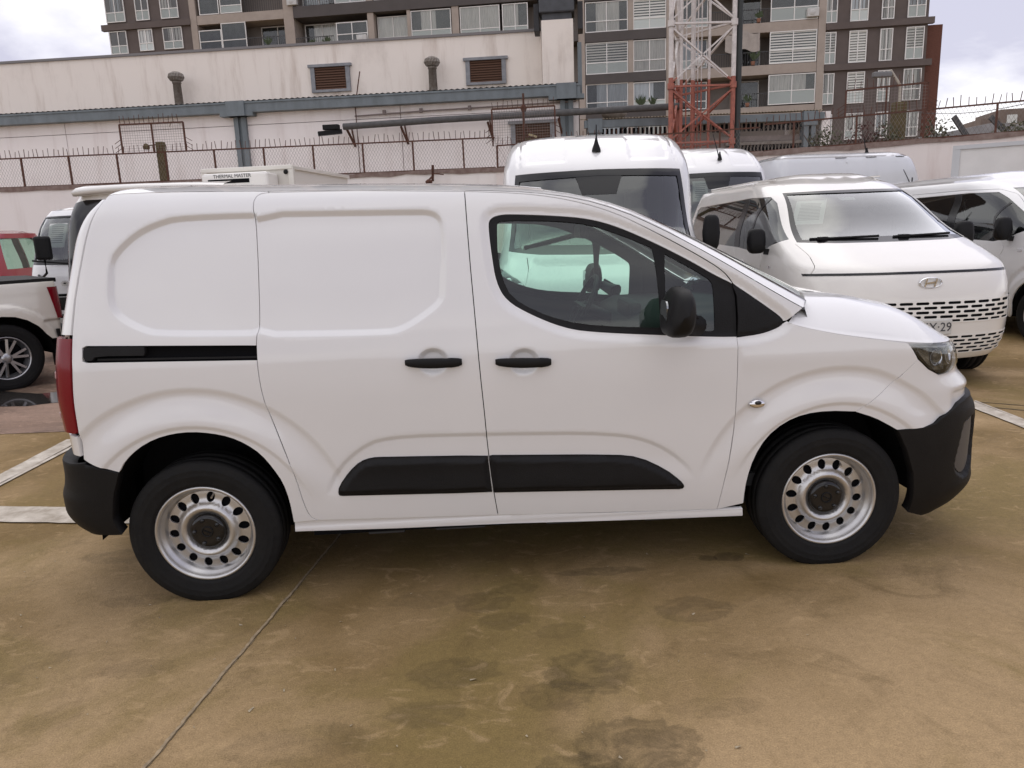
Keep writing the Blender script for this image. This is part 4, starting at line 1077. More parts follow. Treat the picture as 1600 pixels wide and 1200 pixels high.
roofedge = chaikin([(-.392,1.762),(-.298,1.768),(-.062,1.770),(.375,1.757),(.737,1.750),(1.24,1.731),(1.485,1.714),(1.687,1.680),(1.86,1.624),(2.018,1.546),(2.15,1.473),(2.282,1.394),(2.415,1.310),(2.551,1.226),(2.615,1.189)], 1)
win_out = chaikin([(1.296,1.571),(1.300,1.612),(1.345,1.629),(1.42,1.627),(1.586,1.615),(1.726,1.598),(1.846,1.559),(2.002,1.484),(2.148,1.404),(2.251,1.339),(2.326,1.302),(2.45,1.212),(2.535,1.146),(2.530,1.120),(2.446,1.089),(2.33,1.078),(1.998,1.103),(1.7,1.129),(1.587,1.153),(1.458,1.211),(1.356,1.273),(1.317,1.35),(1.304,1.463)], 2, True)
glass1 = chaikin([(1.331,1.57),(1.334,1.602),(1.370,1.606),(1.584,1.597),(1.725,1.576),(1.844,1.532),(1.975,1.474),(1.990,1.462),(2.003,1.323),(2.007,1.15),(2.005,1.133),(1.98,1.134),(1.736,1.152),(1.596,1.179),(1.475,1.226),(1.378,1.287),(1.345,1.359),(1.328,1.462)], 1, True)
glass2 = chaikin([(2.036,1.443),(2.05,1.434),(2.144,1.38),(2.222,1.328),(2.235,1.310),(2.239,1.281),(2.239,1.125),(2.235,1.110),(2.22,1.109),(2.04,1.118),(2.031,1.13)], 1, True)
fgap = [(2.33,1.078),(2.329,.927),(2.325,.677),(2.303,.515),(2.27,.312),(2.266,.292)]
sillbot = [(.387,.298),(.831,.285),(1.341,.278),(1.919,.263),(2.389,.253)]
farch = chaikin([(2.389,.253),(2.385,.338),(2.391,.436),(2.417,.541),(2.466,.631),(2.542,.694),(2.629,.728),(2.736,.737),(2.86,.727),(2.945,.697),(3.007,.661),(3.048,.635)], 1)
fb_top = chaikin([(3.048,.635),(3.198,.640),(3.27,.689),(3.415,.742),(3.56,.742)], 1)
hoodseam = [(2.547,1.138),(2.596,1.112),(2.758,1.073),(2.907,1.047),(3.121,1.02)]
headlamp = [(3.121,1.02),(3.235,1.016),(3.40,1.002),(3.60,.985),(3.63,.955),(3.56,.915),(3.46,.893),(3.361,.871),(3.289,.867),(3.22,.899),(3.161,.945)]
rec1 = chaikin([(.52,1.672),(.018,1.676),(-.077,1.653),(-.159,1.617),(-.23,1.558),(-.272,1.500),(-.284,1.421),(-.284,1.325),(-.246,1.259),(-.148,1.202),(-.07,1.18),(.52,1.161)], 2, True)
rec2 = chaikin([(.12,1.682),(.96,1.664),(1.06,1.660),(1.106,1.625),(1.116,1.557),(1.109,1.31),(1.086,1.262),(1.004,1.204),(.919,1.158),(.845,1.146),(.12,1.168)], 2, True)
scallop = chaikin([(.50,.40),(.582,.581),(.69,.680),(.812,.732),(1.246,.721),(1.797,.698),(1.993,.640),(2.137,.524),(2.2,.40)], 2, True)
recess_all = np.concatenate([rec1]) 

def ramp_(t):
    """pressed edge: straight flank with small radii"""
    t = np.clip(t, 0, 1); k = .18
    return np.where(t < k, t*t/(2*k), np.where(t > 1-k, (1-k) - (1-t)**2/(2*k), t - k/2)) / (1 - k)

def van_emb(uv):
    d = np.zeros(len(uv))
    # blank load-bay windows: pressed-in fields
    # (the door's field and the quarter panel's field are cut by the door gap and run into each other)
    left = uv[:, 0] < .33
    d1 = sdf(uv, rec1); d2 = sdf(uv, rec2)
    w = .022 + .012*sm((1.52 - uv[:, 1])/.16)
    d -= .020 * ramp_(np.where(left, -d1, -d2) / w)
    # shoulder falling in towards the cab window
    near = (uv[:, 0] > 1.0) & (uv[:, 0] < 2.9) & (uv[:, 1] > .95)
    if near.any():
        q = np.zeros(len(uv)); q[near] = 1 - np.clip(sdf(uv[near], win_out) / .045, 0, 1)
        d -= .016 * sm(q) * near
    # wheel-arch flares: a crease, a groove below it, then out again to the lip
    for cx, cz, r1 in ((.005, .31, .665), (2.78, .30, .64)):
        r = np.hypot(uv[:, 0] - cx, (uv[:, 1] - cz))
        top = sm((uv[:, 1] - .42) / .2)
        g = -.0095 * sm((r1 - r) / .034) + .021 * sm((r1 - .03 - r) / .14)
        lip = -.008 * ramp_((r1 - .160 - r) / .02)
        d += (g + lip) * top * (r < r1 + .01)
    # scalloped lower doors round the rubbing strip
    d -= .010 * ramp_(-sdf(uv, scallop) / .026) * sm((uv[:, 1] - .44) / .13)
    # finger recesses behind the handles
    for cx, cz in ((1.037, 1.034), (1.417, 1.016)):
        e = np.sqrt(((uv[:, 0] - cx) / .068)**2 + ((uv[:, 1] - cz) / .058)**2)
        d -= .026 * sm((1 - e) / .40)
    # bonnet-side shoulder and the soft waist crease
    d += .004 * np.exp(-((uv[:, 1] - .985) / .05)**2) * (uv[:, 0] > 2.35)
    # nose: crease running back from under the lamp
    d -= .012 * sm((uv[:, 0] - 3.30) / .08) * sm((.80 - uv[:, 1]) / .03) * (uv[:, 1] < .86)
    return d

van = thing('panel_van', 'clean white compact panel van parked side-on in the foreground with silver steel wheels', 'van')
P_ = VS.P
def vpanel(name, outer, m=WHITE, emb=van_emb, **k):
    o = panel(name, P_, outer, m, van, emb=emb, **k)
    c = mirror(o, van)
    return o, c

rev = lambda q: [tuple(p) for p in q][::-1]
L = lambda q: [tuple(p) for p in q]
cut_at = lambda q, x: [p for p in L(q) if p[0] <= x]
rail_hole = [(-.385,1.152),(-.37,1.159),(.28,1.133),(.314,1.131),(.314,1.075),(-.324,1.094),(-.37,1.094),(-.385,1.10)]
rail_hole = [(-.385,1.152),(-.37,1.159),(.335,1.131),(.335,1.074),(-.324,1.094),(-.37,1.094),(-.385,1.10)]
# quarter panel: notch for the rail on its front edge
sr = L(slide_rear)
sr_up = [p for p in sr if p[1] > 1.131]; sr_dn = [p for p in sr if p[1] < 1.074]
rail_notch = [(.315,1.131),(.28,1.133),(-.37,1.159),(-.385,1.152),(-.385,1.10),(-.37,1.094),(-.324,1.093),(.313,1.074)]
quarter = rev(rear_gap)[:-1] + [p for p in L(roofedge) if p[0] <= .375] + [(.375,1.757)] + sr_up + rail_notch + sr_dn[:-1] + [(.47,.349),(.3885,.345)] + [p for p in rev(rarch) if p[1] > .345] + [(-.383,.652)]
LQ = [offset(clean(rec1), d) for d in (.001, .007, .013, .019, .026, .034)]
LD = [offset(clean(rec2), d) for d in (.001, .007, .013, .019, .026, .034)]
LS = [offset(clean(scallop), d) for d in (.001, .009, .018, .027)]
LR = [[(.005 + r*math.cos(a), .31 + r*math.sin(a)) for a in np.linspace(.2, math.pi-.2, 190)] for r in (.666, .656, .646, .636, .624, .505, .497, .489, .48)]
LF = [[(2.78 + r*math.cos(a), .30 + r*math.sin(a)) for a in np.linspace(.1, math.pi-.1, 190)] for r in (.641, .631, .621, .611, .599, .48, .472, .464, .455)]
vpanel('quarter_panel', quarter, lines=LQ + LR)
vpanel('sliding_door', L(slide_rear) + bot_gap[1:-2] + rev(bgap) + rev(slide_top)[1:], lines=LD + LR + LS + [ellipse(1.037,1.034,.068*k,.058*k,44) for k in (1.0,.94,.88,.82,.76,.70,.6)])
door = L(bgap) + [bot_gap[3]] + rev(fgap) + rev(door_top)
# door outline leaves the window aperture open to the A-pillar
door_poly = L(bgap) + [bot_gap[3]] + rev(fgap)[:-1] + [(2.33,1.070)] + [(2.334,1.079)] + [(2.36,1.20),(2.335,1.296)] + rev(door_top)
dr = panel('front_door', P_, L(bgap) + [bot_gap[3]] + rev(fgap) + rev(door_top), WHITE, van, emb=van_emb,
           holes=[]) if False else None
lower_cut = [p for p in L(win_out)]
# the part of the window outline that lies inside the door
i0 = min(range(len(win_out)), key=lambda i: np.hypot(*(win_out[i] - np.array([2.326, 1.302]))))
i1 = min(range(len(win_out)), key=lambda i: np.hypot(*(win_out[i] - np.array([2.33, 1.078]))))
n_ = len(win_out)
seq = lambda a, b, st: [tuple(win_out[k % n_]) for k in (range(a, b + 1) if st > 0 else range(a, b - 1, -1))]
arc_front = seq(min(i0, i1), max(i0, i1), 1)                     # quarter-trim side
arc_back = [tuple(win_out[k % n_]) for k in range(max(i0, i1), min(i0, i1) + n_ + 1)]   # round the glass
if max(p[0] for p in arc_back) > 2.4: arc_front, arc_back = arc_back, arc_front
if arc_back[0][1] < arc_back[-1][1]: arc_back = arc_back[::-1]   # start at the upper end
if arc_front[0][1] < arc_front[-1][1]: arc_front = arc_front[::-1]
fd = L(bgap) + [bot_gap[3]] + rev(fgap)[:-1] + rev(arc_back) + rev(door_top)[1:]
door_objs = vpanel('front_door', fd, lines=[ellipse(1.417,1.016,.068*k,.058*k,44) for k in (1.0,.94,.88,.82,.76,.70,.6)] + LF + LS)
fender = [(2.33,1.078)] + [p for p in rev(arc_front) if p[1] < 1.13][1:] + [(2.547,1.138)] + hoodseam[1:] + [(3.161,.945)] + [(2.86,.727)] + [p for p in rev(farch) if p[0] < 2.86] + [(2.266,.2925)] + rev(fgap)[1:-1]
fender = [p for p in fender if not (p[1] < .292)]
vpanel('front_wing', fender, lines=LF)
rail = [(.375,1.757)] + [p for p in L(roofedge) if p[0] > .375] + [(2.547,1.138)] + [p for p in rev(arc_front) if p[1] >= 1.13 and p[1] < 1.297] + rev(door_top) + rev(slide_top)[1:]
vpanel('roof_rail', rail)
rock = [(.3885,.345),(.47,.345)] + bot_gap + [(2.385,.29)] + rev(sillbot)
rock = [(.3885,.343),(.47,.347)] + bot_gap + [(2.3865,.2905)] + rev(sillbot)
vpanel('door_sill', rock, emb=lambda uv: -.010 * sm((uv[:, 1] - .30) / .03) + .006 * sm((.285 - uv[:, 1]) / .02))
corner = [(2.86,.727),(3.161,.945),(3.22,.899),(3.289,.867),(3.361,.871),(3.46,.893),(3.56,.915),(3.63,.955),(3.60,.985)] + [(VS.s1,.985),(VS.s1,.742)] + rev(fb_top) + [p for p in rev(farch) if p[0] >= 2.86]
cornr = panel('nose_panel', P_, corner, WHITE, van, inset=.0004, lines=LF, emb=van_emb, both=True, cut=VS.s1)
# lower front bumper, black
bump_f = rev(fb_top)[::-1] + [(VS.s1,.742),(VS.s1,.19),(3.30,.19),(3.172,.222),(3.155,.287),(3.137,.422),(3.099,.53)]
fog = chaikin([(3.445,.655),(3.385,.640),(3.372,.60),(3.340,.434),(3.36,.39),(3.42,.350),(3.50,.365),(3.60,.45),(3.60,.655)], 1, True)
def bump_emb(uv):
    return .010 - .020 * sm(-sdf(uv, fog) / .018) + .006 * np.exp(-((uv[:, 1] - .33) / .03)**2) * sm((uv[:, 0] - 3.3) / .1)
panel('front_bumper', P_, bump_f, BLACKP, van, emb=bump_emb, both=True, cut=VS.s1, rim=.05)
fogt = panel('fog_lamp_trim', P_, offset(clean(fog), .022), mat('grey_plastic', (.075, .072, .072), .45), van, emb=lambda uv: np.full(len(uv), -.007), rim=.004)
mirror(fogt, van)
gr = MB(); gr.bbox((3.515, -.42, .80), (3.565, .42, .90), .01); gr.build('grille', BLACKP, van)
# lamps
for s in (0,):
    hl = panel('headlamp', P_, headlamp, LENS, van, emb=lambda uv: .004 + .004 * sm((uv[:, 0] - 3.2) / .2), rim=0, inset=.003)
    inner = panel('lamp_bowl', P_, headlamp, BLACKG, hl, emb=lambda uv: -.055 + .052 * np.exp(-seg_dist(uv, clean(headlamp)) / .016), rim=0, inset=.003)
    sil = panel('lamp_reflector', P_, offset(clean([(3.185,1.000),(3.30,.995),(3.40,.985),(3.56,.972),(3.57,.95),(3.52,.92),(3.44,.905),(3.35,.885),(3.30,.885),(3.24,.915)]), .002), mat('lamp_silver', (.42,.43,.44), .25, metal=.75, var=.75, vscale=22, col2=(.03,.03,.03)), hl, emb=lambda uv: -.020 - .02*sm(np.abs(uv[:,0]-3.36)*3) + .008*np.sin(uv[:,0]*70), rim=.02, inset=0)
    rf = MB()
    for (sx, zz, rr) in ((3.30, .945, .034), (3.42, .945, .036)):
        p = VS.P(np.float64(sx), np.float64(zz)); e = 1e-3
        n = np.cross(VS.P(np.float64(sx + e), np.float64(zz)) - p, VS.P(np.float64(sx), np.float64(zz + e)) - p); n /= np.linalg.norm(n)
        q = Vector(n).to_track_quat('Z', 'Y').to_matrix()
        c = Vector(p) - Vector(n) * .022
        ring = []
        for h_, r_ in ((-.02, rr*.25), (-.016, rr*.55), (-.004, rr*.85), (.008, rr), (.008, rr*1.14)):
            ring.append([c + q @ Vector((r_*math.cos(2*math.pi*k/20), r_*math.sin(2*math.pi*k/20), h_)) for k in range(20)])
        rf.grid([[ring[i][k] for i in range(5)] for k in range(20)], True, True)
    rf.build('reflector', CHROME, hl)
    tr = MB()
    pts = [VS.P(np.float64(a), np.float64(b)) for a, b in ((3.15,1.000),(3.25,.996),(3.36,.985),(3.47,.972))]
    pts = [(p[0] - .012, p[1] + .014, p[2]) for p in pts]
    tr.tube(pts, .007, 6); tr.build('running_light', mat('running_light_white', (.6, .6, .6), .3), hl)
    h2 = mirror(hl, van)
    for c in (inner,): 
        for ch in [o for o in bpy.data.objects if o.parent == hl]:
            d = ch.copy(); COL.objects.link(d); d.parent = h2
# tail: corner, lamps, bumper
tl_out = [(-.437,1.192),(-.436,1.06),(-.441,.94),(-.449,.803),(-.46,.792),(-.60,.797),(-.665,.83),(-.668,1.16),(-.64,1.186)]
tg = [(VS.s0,.668)] + rev(rear_gap)[:1] + rev(rear_gap)[1:] + [(VS.s0,1.762)]
tail = panel('tailgate', P_, tg, WHITE, van, inset=.014, emb=lambda uv: -.002*np.ones(len(uv)), holes=[tl_out, [(-.60,1.28),(-.62,1.26),(VS.s0+.03,1.26),(VS.s0+.03,1.62),(-.62,1.62),(-.60,1.60)]], both=True, cut=VS.s0)
bk = panel('rear_window', P_, [(-.60,1.28),(-.62,1.26),(VS.s0+.03,1.26),(VS.s0+.03,1.62),(-.62,1.62),(-.60,1.60)], BLACKG, van, emb=lambda uv: -.008*np.ones(len(uv)), rim=0)
mirror(bk, van)
lamp_bands = [((.797,.868),'r'),((.868,.893),'c'),((.893,1.035),'r'),((1.035,1.062),'c'),((1.062,1.192),'r')]
tlp = panel('tail_lamp', P_, tl_out, LAMPRED, van, emb=lambda uv: .004 + .008*sm((-.46 - uv[:, 0]) / .07), rim=.03)
cl = []
for z0, z1 in ((.850,.872),(1.020,1.045)):
    cl.append(panel('reverse_lens', P_, [(-.552,z0),(-.660,z0),(-.660,z1),(-.552,z1)], LAMPCLR, tlp, emb=lambda uv: .016*np.ones(len(uv)), rim=.01, inset=0))
t2 = mirror(tlp, van)
for c in cl:
    d = c.copy(); COL.objects.link(d); d.parent = t2
RB = Shell([(.25,.87),(.30,.888),(.45,.911),(.7,.925)], [(.2,3),(.7,3)], [(.25,-.52),(.331,-.606),(.368,-.664),(.427,-.700),(.490,-.699),(.54,-.679),(.60,-.668),(.69,-.666)], 3.4, 4.0, .66, .40, .92, -.25, 2.95, True)
rb = [(RB.s0,.325),(-.348,.336),(-.351,.409),(-.33,.534),(-.300,.622),(-.383,.648),(-.44,.668),(-.52,.664),(RB.s0,.664)]
panel('rear_bumper', RB.P, rb, BLACKP, van, emb=lambda uv: .006 - .004*sm((uv[:, 1]-.655)/.01), both=True, cut=RB.s0, rim=.06)
# rubbing strips on the doors
t1 = chaikin([(.594,.470),(.600,.505),(.649,.569),(.699,.613),(.749,.628),(.80,.628),(1.2475,.611),(1.2475,.60),(1.259,.45),(1.2585,.441),(.65,.461),(.605,.461)], 1, True)
t2_ = chaikin([(1.2545,.600),(1.2545,.611),(1.30,.609),(1.797,.585),(1.91,.566),(2.024,.506),(2.091,.45),(2.112,.421),(2.100,.407),(2.05,.410),(1.29,.439),(1.2635,.44),(1.2635,.452)], 1, True)
def strip_emb(pl):
    return lambda uv: van_emb(uv) + .004 + .016 * sm(seg_dist(uv, clean(pl)) / .03)
ob, ob2 = vpanel('side_moulding', t1, BLACKP, emb=strip_emb(t1), inset=0, rim=.012)
ob, ob2 = vpanel('side_moulding', t2_, BLACKP, emb=strip_emb(t2_), inset=0, rim=.012)
# window surround, quarter trim, panes
frame_o, _ = vpanel('window_frame', arc_back + [(2.332,1.15),(2.331,1.25)], BLACKP, emb=lambda uv: -.022 + .006*np.exp(-seg_dist(uv, win_out)/.008), holes=[glass1, glass2], inset=.0005, rim=.012, h=.012)
vpanel('quarter_trim', arc_front + [(2.336,1.15),(2.335,1.25)], BLACKP, emb=lambda uv: -.014 + .004*sm(seg_dist(uv, win_out)/.02), inset=.001, rim=.012)
vpanel('door_glass', glass1, GLASSG, emb=lambda uv: -.027*np.ones(len(uv)), inset=-.004, rim=0, h=.04)
vpanel('quarter_glass', glass2, GLASSG, emb=lambda uv: -.027*np.ones(len(uv)), inset=-.004, rim=0, h=.04)
# dark inner skin that shows through the gaps
inner_out = [(-.50,.68),(-.50,1.74)] + [(p[0], p[1] - .012) for p in L(roofedge)] + [(2.55,1.11)] + [(p[0], p[1] - .02) for p in hoodseam[1:]] + [(3.1,.75)] + [(p[0]-.0, p[1]+.012) for p in rev(farch)] + [(2.3,.27)] + [(p[0], p[1]+.01) for p in rev(sillbot)[1:]] + [(p[0], p[1]+.012) for p in rev(rarch)[1:]] + [(-.44,.66)]
vpanel('inner_skin', inner_out, DARK, emb=lambda uv: -.045*np.ones(len(uv)), holes=[offset(clean(arc_back + [(2.332,1.2)]), .006)], inset=0, rim=0, h=.05)

# handles
def handle(xa, za, xb, zb):
    mb = MB(); pts = []; n = 17
    for i in range(n):
        t = i / (n - 1); s = xa + (xb - xa) * t; z = za + (zb - za) * t
        b = VS.P(np.float64(s), np.float64(z)); bulge = .010 + .026 * math.sin(math.pi * min(1, max(0, t)))**.55
        w = .011 + .0105 * math.sin(math.pi * t)**.5 + .002*(t > .75)
        c = Vector(b) + Vector((0, -bulge, 0))
        pts.append([c + Vector((0, -.008*math.cos(a), w*math.sin(a))) for a in [2*math.pi*k/12 for k in range(12)]])
    mb.grid([[pts[i][k] for i in range(n)] for k in range(12)], True, True)
    mb.add(pts[0], [tuple(range(12))]); mb.add(pts[-1], [tuple(range(12))[::-1]])
    o = mb.build('door_handle', BLACKP, van); mirror(o, van)
    return o
handle(.921, 1.036, 1.157, 1.029)
handle(1.296, 1.022, 1.530, 1.012)
# sliding-door rail
ra = panel('slide_rail', P_, [(-.385,1.094),(.33,1.072),(.33,1.134),(-.385,1.161)], DARK, van, emb=lambda uv: -.030*np.ones(len(uv)), inset=-.004, rim=0, h=.03); mirror(ra, van)
rl = panel('rail_lip', P_, [(-.33,1.099),(.316,1.081),(.316,1.089),(-.33,1.107)], BLACKP, van, emb=lambda uv: -.010*np.ones(len(uv)), inset=0, rim=.02, h=.012); mirror(rl, van)
rc = panel('rail_cover', P_, chaikin([(-.380,1.101),(-.380,1.150),(-.370,1.156),(-.15,1.148),(-.135,1.148),(-.135,1.113),(-.15,1.112),(-.335,1.118),(-.345,1.100)], 1, True), BLACKP, van, emb=lambda uv: .004*np.ones(len(uv)), inset=0, rim=.03, h=.012); mirror(rc, van)
# side repeater
b = VS.P(np.float64(2.419), np.float64(.784)); mb = MB()
mb.grid([[ (b[0] + .036*math.cos(a)*math.sin(t), b[1] - .002 - .014*math.cos(t), b[2] + .020*math.sin(a)*math.sin(t)) for t in [math.pi/2*j/5 for j in range(6)]] for a in [2*math.pi*k/24 for k in range(24)]], True, True)
o = mb.build('side_repeater', CHROME, van); mirror(o, van)
mb = MB(); mb.grid([[ (b[0] + .016*math.cos(a)*math.sin(t), b[1] - .011 - .010*math.cos(t), b[2] + .007 + .009*math.sin(a)*math.sin(t)) for t in [math.pi/2*j/4 for j in range(5)]] for a in [2*math.pi*k/16 for k in range(16)]], True, True)
o2 = mb.build('repeater_bulb', BLACKG, o)

# ---- roof, pillars, windscreen, bonnet
re_ = np.array(roofedge)
E3 = VS.P(re_[:, 0], re_[:, 1])                       # near-side edge of the roof and screen
def roof_pt(i, v):
    x, y, z = E3[i]; y = -y
    t = np.clip((x - 1.35) / 1.2, 0, 1)
    c = .052 * (1 - t) + .030 * t; dx = .26 * t**1.3
    if x < -.2: dx = -.10 * (-.2 - x) / .2
    return (x + dx * (1 - v*v), v * y, z + c * (1 - abs(v)**3.2) + .016 * t * math.exp(-((abs(v) - .93) / .045)**2))
def loft(i0, i1, v0, v1, nv=24):
    mb = MB(); mb.grid([[roof_pt(i, v0 + (v1 - v0) * j / nv) for j in range(nv + 1)] for i in range(i0, i1 + 1)]); return mb
ih = min(range(len(E3)), key=lambda i: abs(E3[i][0] - 1.53)); il = len(E3) - 1
rf = loft(0, ih, -1, 1, 40)
rf.build('roof', WHITE, van)
ap_ = loft(ih, il, -1, -.85, 8).build('windscreen_pillar', WHITE, van); loft(ih, il, .85, 1, 8).build('windscreen_pillar', WHITE, van)
sc = MB(); sc.grid([[ (lambda p: (p[0], p[1], p[2] - .006))(roof_pt(i, -.86 + 1.72*j/30)) for j in range(31)] for i in range(ih, il + 1)]); sc.build('windscreen', GLASSG, van)
mb = MB(); mb.grid([[ (lambda p: (p[0], p[1], p[2] + .001))(roof_pt(i, -.85 + .05*j/2)) for j in range(3)] for i in range(ih, il + 1)]); o = mb.build('windscreen_seal', BLACKG, van); mirror(o, van)
# bonnet as a height field over its plan
hs_ = [VS.P(np.float64(s), np.float64(z)) for s, z in hoodseam]
zf = 1.0
front = [VS.P(np.float64(s), np.float64(.992)) for s in np.linspace(3.135, VS.s1, 26)]
near = [(p[0], p[1]) for p in hs_] + [(p[0], p[1]) for p in front]
cowl_line = [(2.62 + .22 * (1 - (y / .9)**2), y) for y in np.linspace(.86, -.86, 15)]
plan = near + [(x, -y) for x, y in near[::-1]] + cowl_line[1:-1]
plan = clean(plan); edge_line = near + [(x, -y) for x, y in near[::-1]]
ez = interp_smooth([(2.5,1.145),(2.6,1.112),(2.76,1.073),(2.91,1.047),(3.12,1.018),(3.45,.994),(3.6,.990)])
Rx = interp_smooth([(2.5,.100),(2.7,.135),(2.9,.150),(3.07,.138),(3.22,.115),(3.34,.085),(3.46,.05),(3.6,.05)])
def hood_fn(u, v):
    d = seg_dist(np.stack([u, v], -1), edge_line, False)
    r = Rx(u) * (1 - (1 - np.clip(d / .30, 0, 1))**2.2)
    crease = .006 * np.exp(-((np.abs(v) - (.62 - .10*(u - 2.6))) / .03)**2) * sm((u - 2.7) / .1) * sm((3.3 - u) / .15)
    return np.stack([u, v, ez(u) + r + .012 * (1 - (v/.9)**2) + crease], -1)
hood = panel('bonnet', hood_fn, plan, WHITE, van, h=.02, inset=.002, rim=.02, eps=.003)
cw = MB(); cw.grid([[ (x + dx, y, z) for dx, z in ((-.10, 1.185 + .03*(1-(y/.9)**2)), (.0, 1.172 + .045*(1-(y/.9)**2)), (.03, 1.10), )] for x, y in cowl_line]); cw.build('cowl_grille', BLACKP, van)
wp = MB(); wp.tube([(2.66,-.55,1.215),(2.72,-.1,1.255),(2.74,.2,1.262)], .010, 6); wp.build('wiper', BLACKP, van)
# ---- door mirrors
def mirror_unit():
    mb = MB(); ny, nt = 14, 28; rings = []
    for j in range(ny + 1):
        t = j / ny; y = -.955 - .245 * t
        k = (1 - abs(2*t - .95)**3.4 * .55) if t > .4 else 1 - (.4 - t)**2*1.2
        k = max(.04, (1 - (max(0, t - .15)/.85)**5)**.5 * (1 - .25 * max(0, .25 - t) / .25))
        ring = []
        for q in range(nt):
            a = 2*math.pi*q/nt; ca, sa_ = math.cos(a), math.sin(a)
            ex = np.sign(ca) * abs(ca)**.60; ez_ = np.sign(sa_) * abs(sa_)**.60
            top = .100 if sa_ > 0 else .096
            wx = .056 * (1 - .20 * max(0, ez_)) if ca < 0 else .060 * (1 - .30 * max(0, ez_))
            ring.append((2.028 + ex * wx * k + .010*ez_, y, 1.216 + ez_ * top * k - .008*t))
        rings.append(ring)
    mb.grid([[rings[j][q] for j in range(ny + 1)] for q in range(nt)], True, True)
    mb.add(rings[0], [tuple(range(nt))]); mb.add(rings[-1], [tuple(range(nt))[::-1]])
    o = mb.build('door_mirror', BLACKP, van)
    g = MB(); g.prism(rrect(-1.115, 1.165, -1.015, 1.265, .03), 'X', 1.9712, 1.978); g.build('mirror_glass', mat('mirror_dark', (.30,.31,.32), .08, metal=1.0), o)
    a = MB(); a.tube([(2.08,-.985,1.17),(2.12,-.93,1.145),(2.16,-.885,1.13)], .036, 10, taper=[.8, 1, 1.3]); a.tube([(2.10,-1.0,1.20),(2.145,-.93,1.17),(2.175,-.89,1.10)], .010, 8); a.build('mirror_arm', BLACKP, o)
    c = mirror(o, van)
    for ch in [x for x in bpy.data.objects if x.parent == o]:
        d = ch.copy(); COL.objects.link(d); d.parent = c
mirror_unit()

# ---- wheels, arches, underside
for x, y, st in ((.004,-.795,0),(2.781,-.795,0),(.004,.795,0),(2.781,.795,0)):
    make_wheel(van, x, y, .313, .330, .211, .205, 'steel', steer=(-.02 if x > 1 else 0), spin=(.12 if x > 1 else .3))
for cx, ra_ in ((.02,.46),(2.76,.44)):
    for s in (-1, 1):
        mb = MB(); prof = []
        for k in range(17):
            a = math.pi * (-.02 + 1.04 * k / 16)
            prof.append((cx + ra_*math.cos(a), .335 + ra_*math.sin(a)))
        mb.grid([[(p[0], s*yy, p[1]) for yy in (.875, .50)] for p in prof])
        mb.add([(p[0], s*.50, p[1]) for p in prof], [tuple(range(len(prof)))])
        mb.build('arch_liner', LINER, van)
ub = MB(); ub.box((.46,-.845,.262),(2.32,.845,.30)); ub.box((.46,-.56,.185),(2.32,.56,.30)); ub.box((-.40,-.55,.20),(.46,.55,.30)); ub.box((2.32,-.55,.19),(3.2,.55,.30)); ub.box((-.45,-.52,.26),(3.35,.52,.40)); ub.box((-.55,-.60,.34),(-.40,.60,.62)); ub.tube([(.6,.3,.22),(2.2,.3,.22)], .05, 8); ub.tube([(.004,-.7,.30),(.004,.7,.30)], .05, 8); ub.tube([(2.78,-.7,.30),(2.78,.7,.30)], .04, 8)
ub.build('underbody', DARK, van)
fl_ = MB(); fl_.box((.52,-.835,.262),(2.30,-.828,.290)); fl_.box((.70,-.838,.250),(.86,-.830,.266)); fl_.box((1.0,-.838,.252),(1.22,-.830,.266)); fl_.box((1.5,-.838,.250),(1.66,-.830,.264)); fl_.box((1.95,-.838,.240),(2.2,-.830,.262))
o = fl_.build('sill_flange', mat('primer_grey', (.035, .035, .036), .8), van); tag(o, kind='stuff'); mirror(o, van)

# ---- cab interior
it = MB(); it.prism([(-.80,.36),(.80,.36),(.82,1.10),(.72,1.55),(.62,1.70),(-.62,1.70),(-.72,1.55),(-.82,1.10)],'X',1.10,1.14); it.box((1.14,-.78,.36),(2.6,.78,.42)); it.build('cab_floor', CABIN, van)
da = MB(); da.grid([[(2.02, y, .95), (2.03, y, 1.075), (2.12, y, 1.115), (2.45, y, 1.12), (2.66 + .15*(1 - (y/.8)**2), y, 1.13)] for y in np.linspace(-.80, .80, 9)]); da.box((2.06,-.78,.42),(2.10,.78,1.0)); da.bbox((2.03,-.12,.80),(2.10,.22,1.16), .02); da.build('dashboard', CABIN, van)
for y in (-.42, .42):
    st = MB(); rot = Matrix.Rotation(R(-12), 3, 'Y')
    st.bbox((1.34, y-.25, .52), (1.86, y+.25, .70), .05); st.bbox((1.26, y-.24, .62), (1.40, y+.24, 1.22), .05)
    st = st.build('seat', SEATM, van)
    hr = MB(); hr.bbox((1.245, y-.13, 1.27), (1.345, y+.13, 1.47), .04); hr.tube([(1.30,y-.05,1.2),(1.295,y-.05,1.3)], .007); hr.tube([(1.30,y+.05,1.2),(1.295,y+.05,1.3)], .007); hr.build('headrest', SEATM, st)
sw = MB(); c0 = Vector((1.86, .40, 1.10)); ax = Vector((-.9, 0, .44)).normalized(); q_ = ax.to_track_quat('Z', 'Y').to_matrix()
sw.tube([c0 + q_ @ Vector((.185*math.cos(a), .185*math.sin(a), 0)) for a in [2*math.pi*k/32 for k in range(33)]], .015, 8, cap=False)
sw.bar(c0 + q_ @ Vector((-.18,0,0)), c0 + q_ @ Vector((.18,0,0)), .05, .02); sw.bar(c0, c0 + q_ @ Vector((0,-.18,0)), .04, .02); sw.tube([c0, c0 - ax*.3], .035, 10)
sw.lathe([(0, 0)], 'Z', 3) if False else None
sw.build('steering_wheel', BLACKP, van)
hd = MB(); hd.grid([[(x, y, 1.735 - .02*(x > 1.4)) for y in (-.62, .62)] for x in (1.16, 1.3, 1.5)]); hd.build('headlining', CABINL, van)
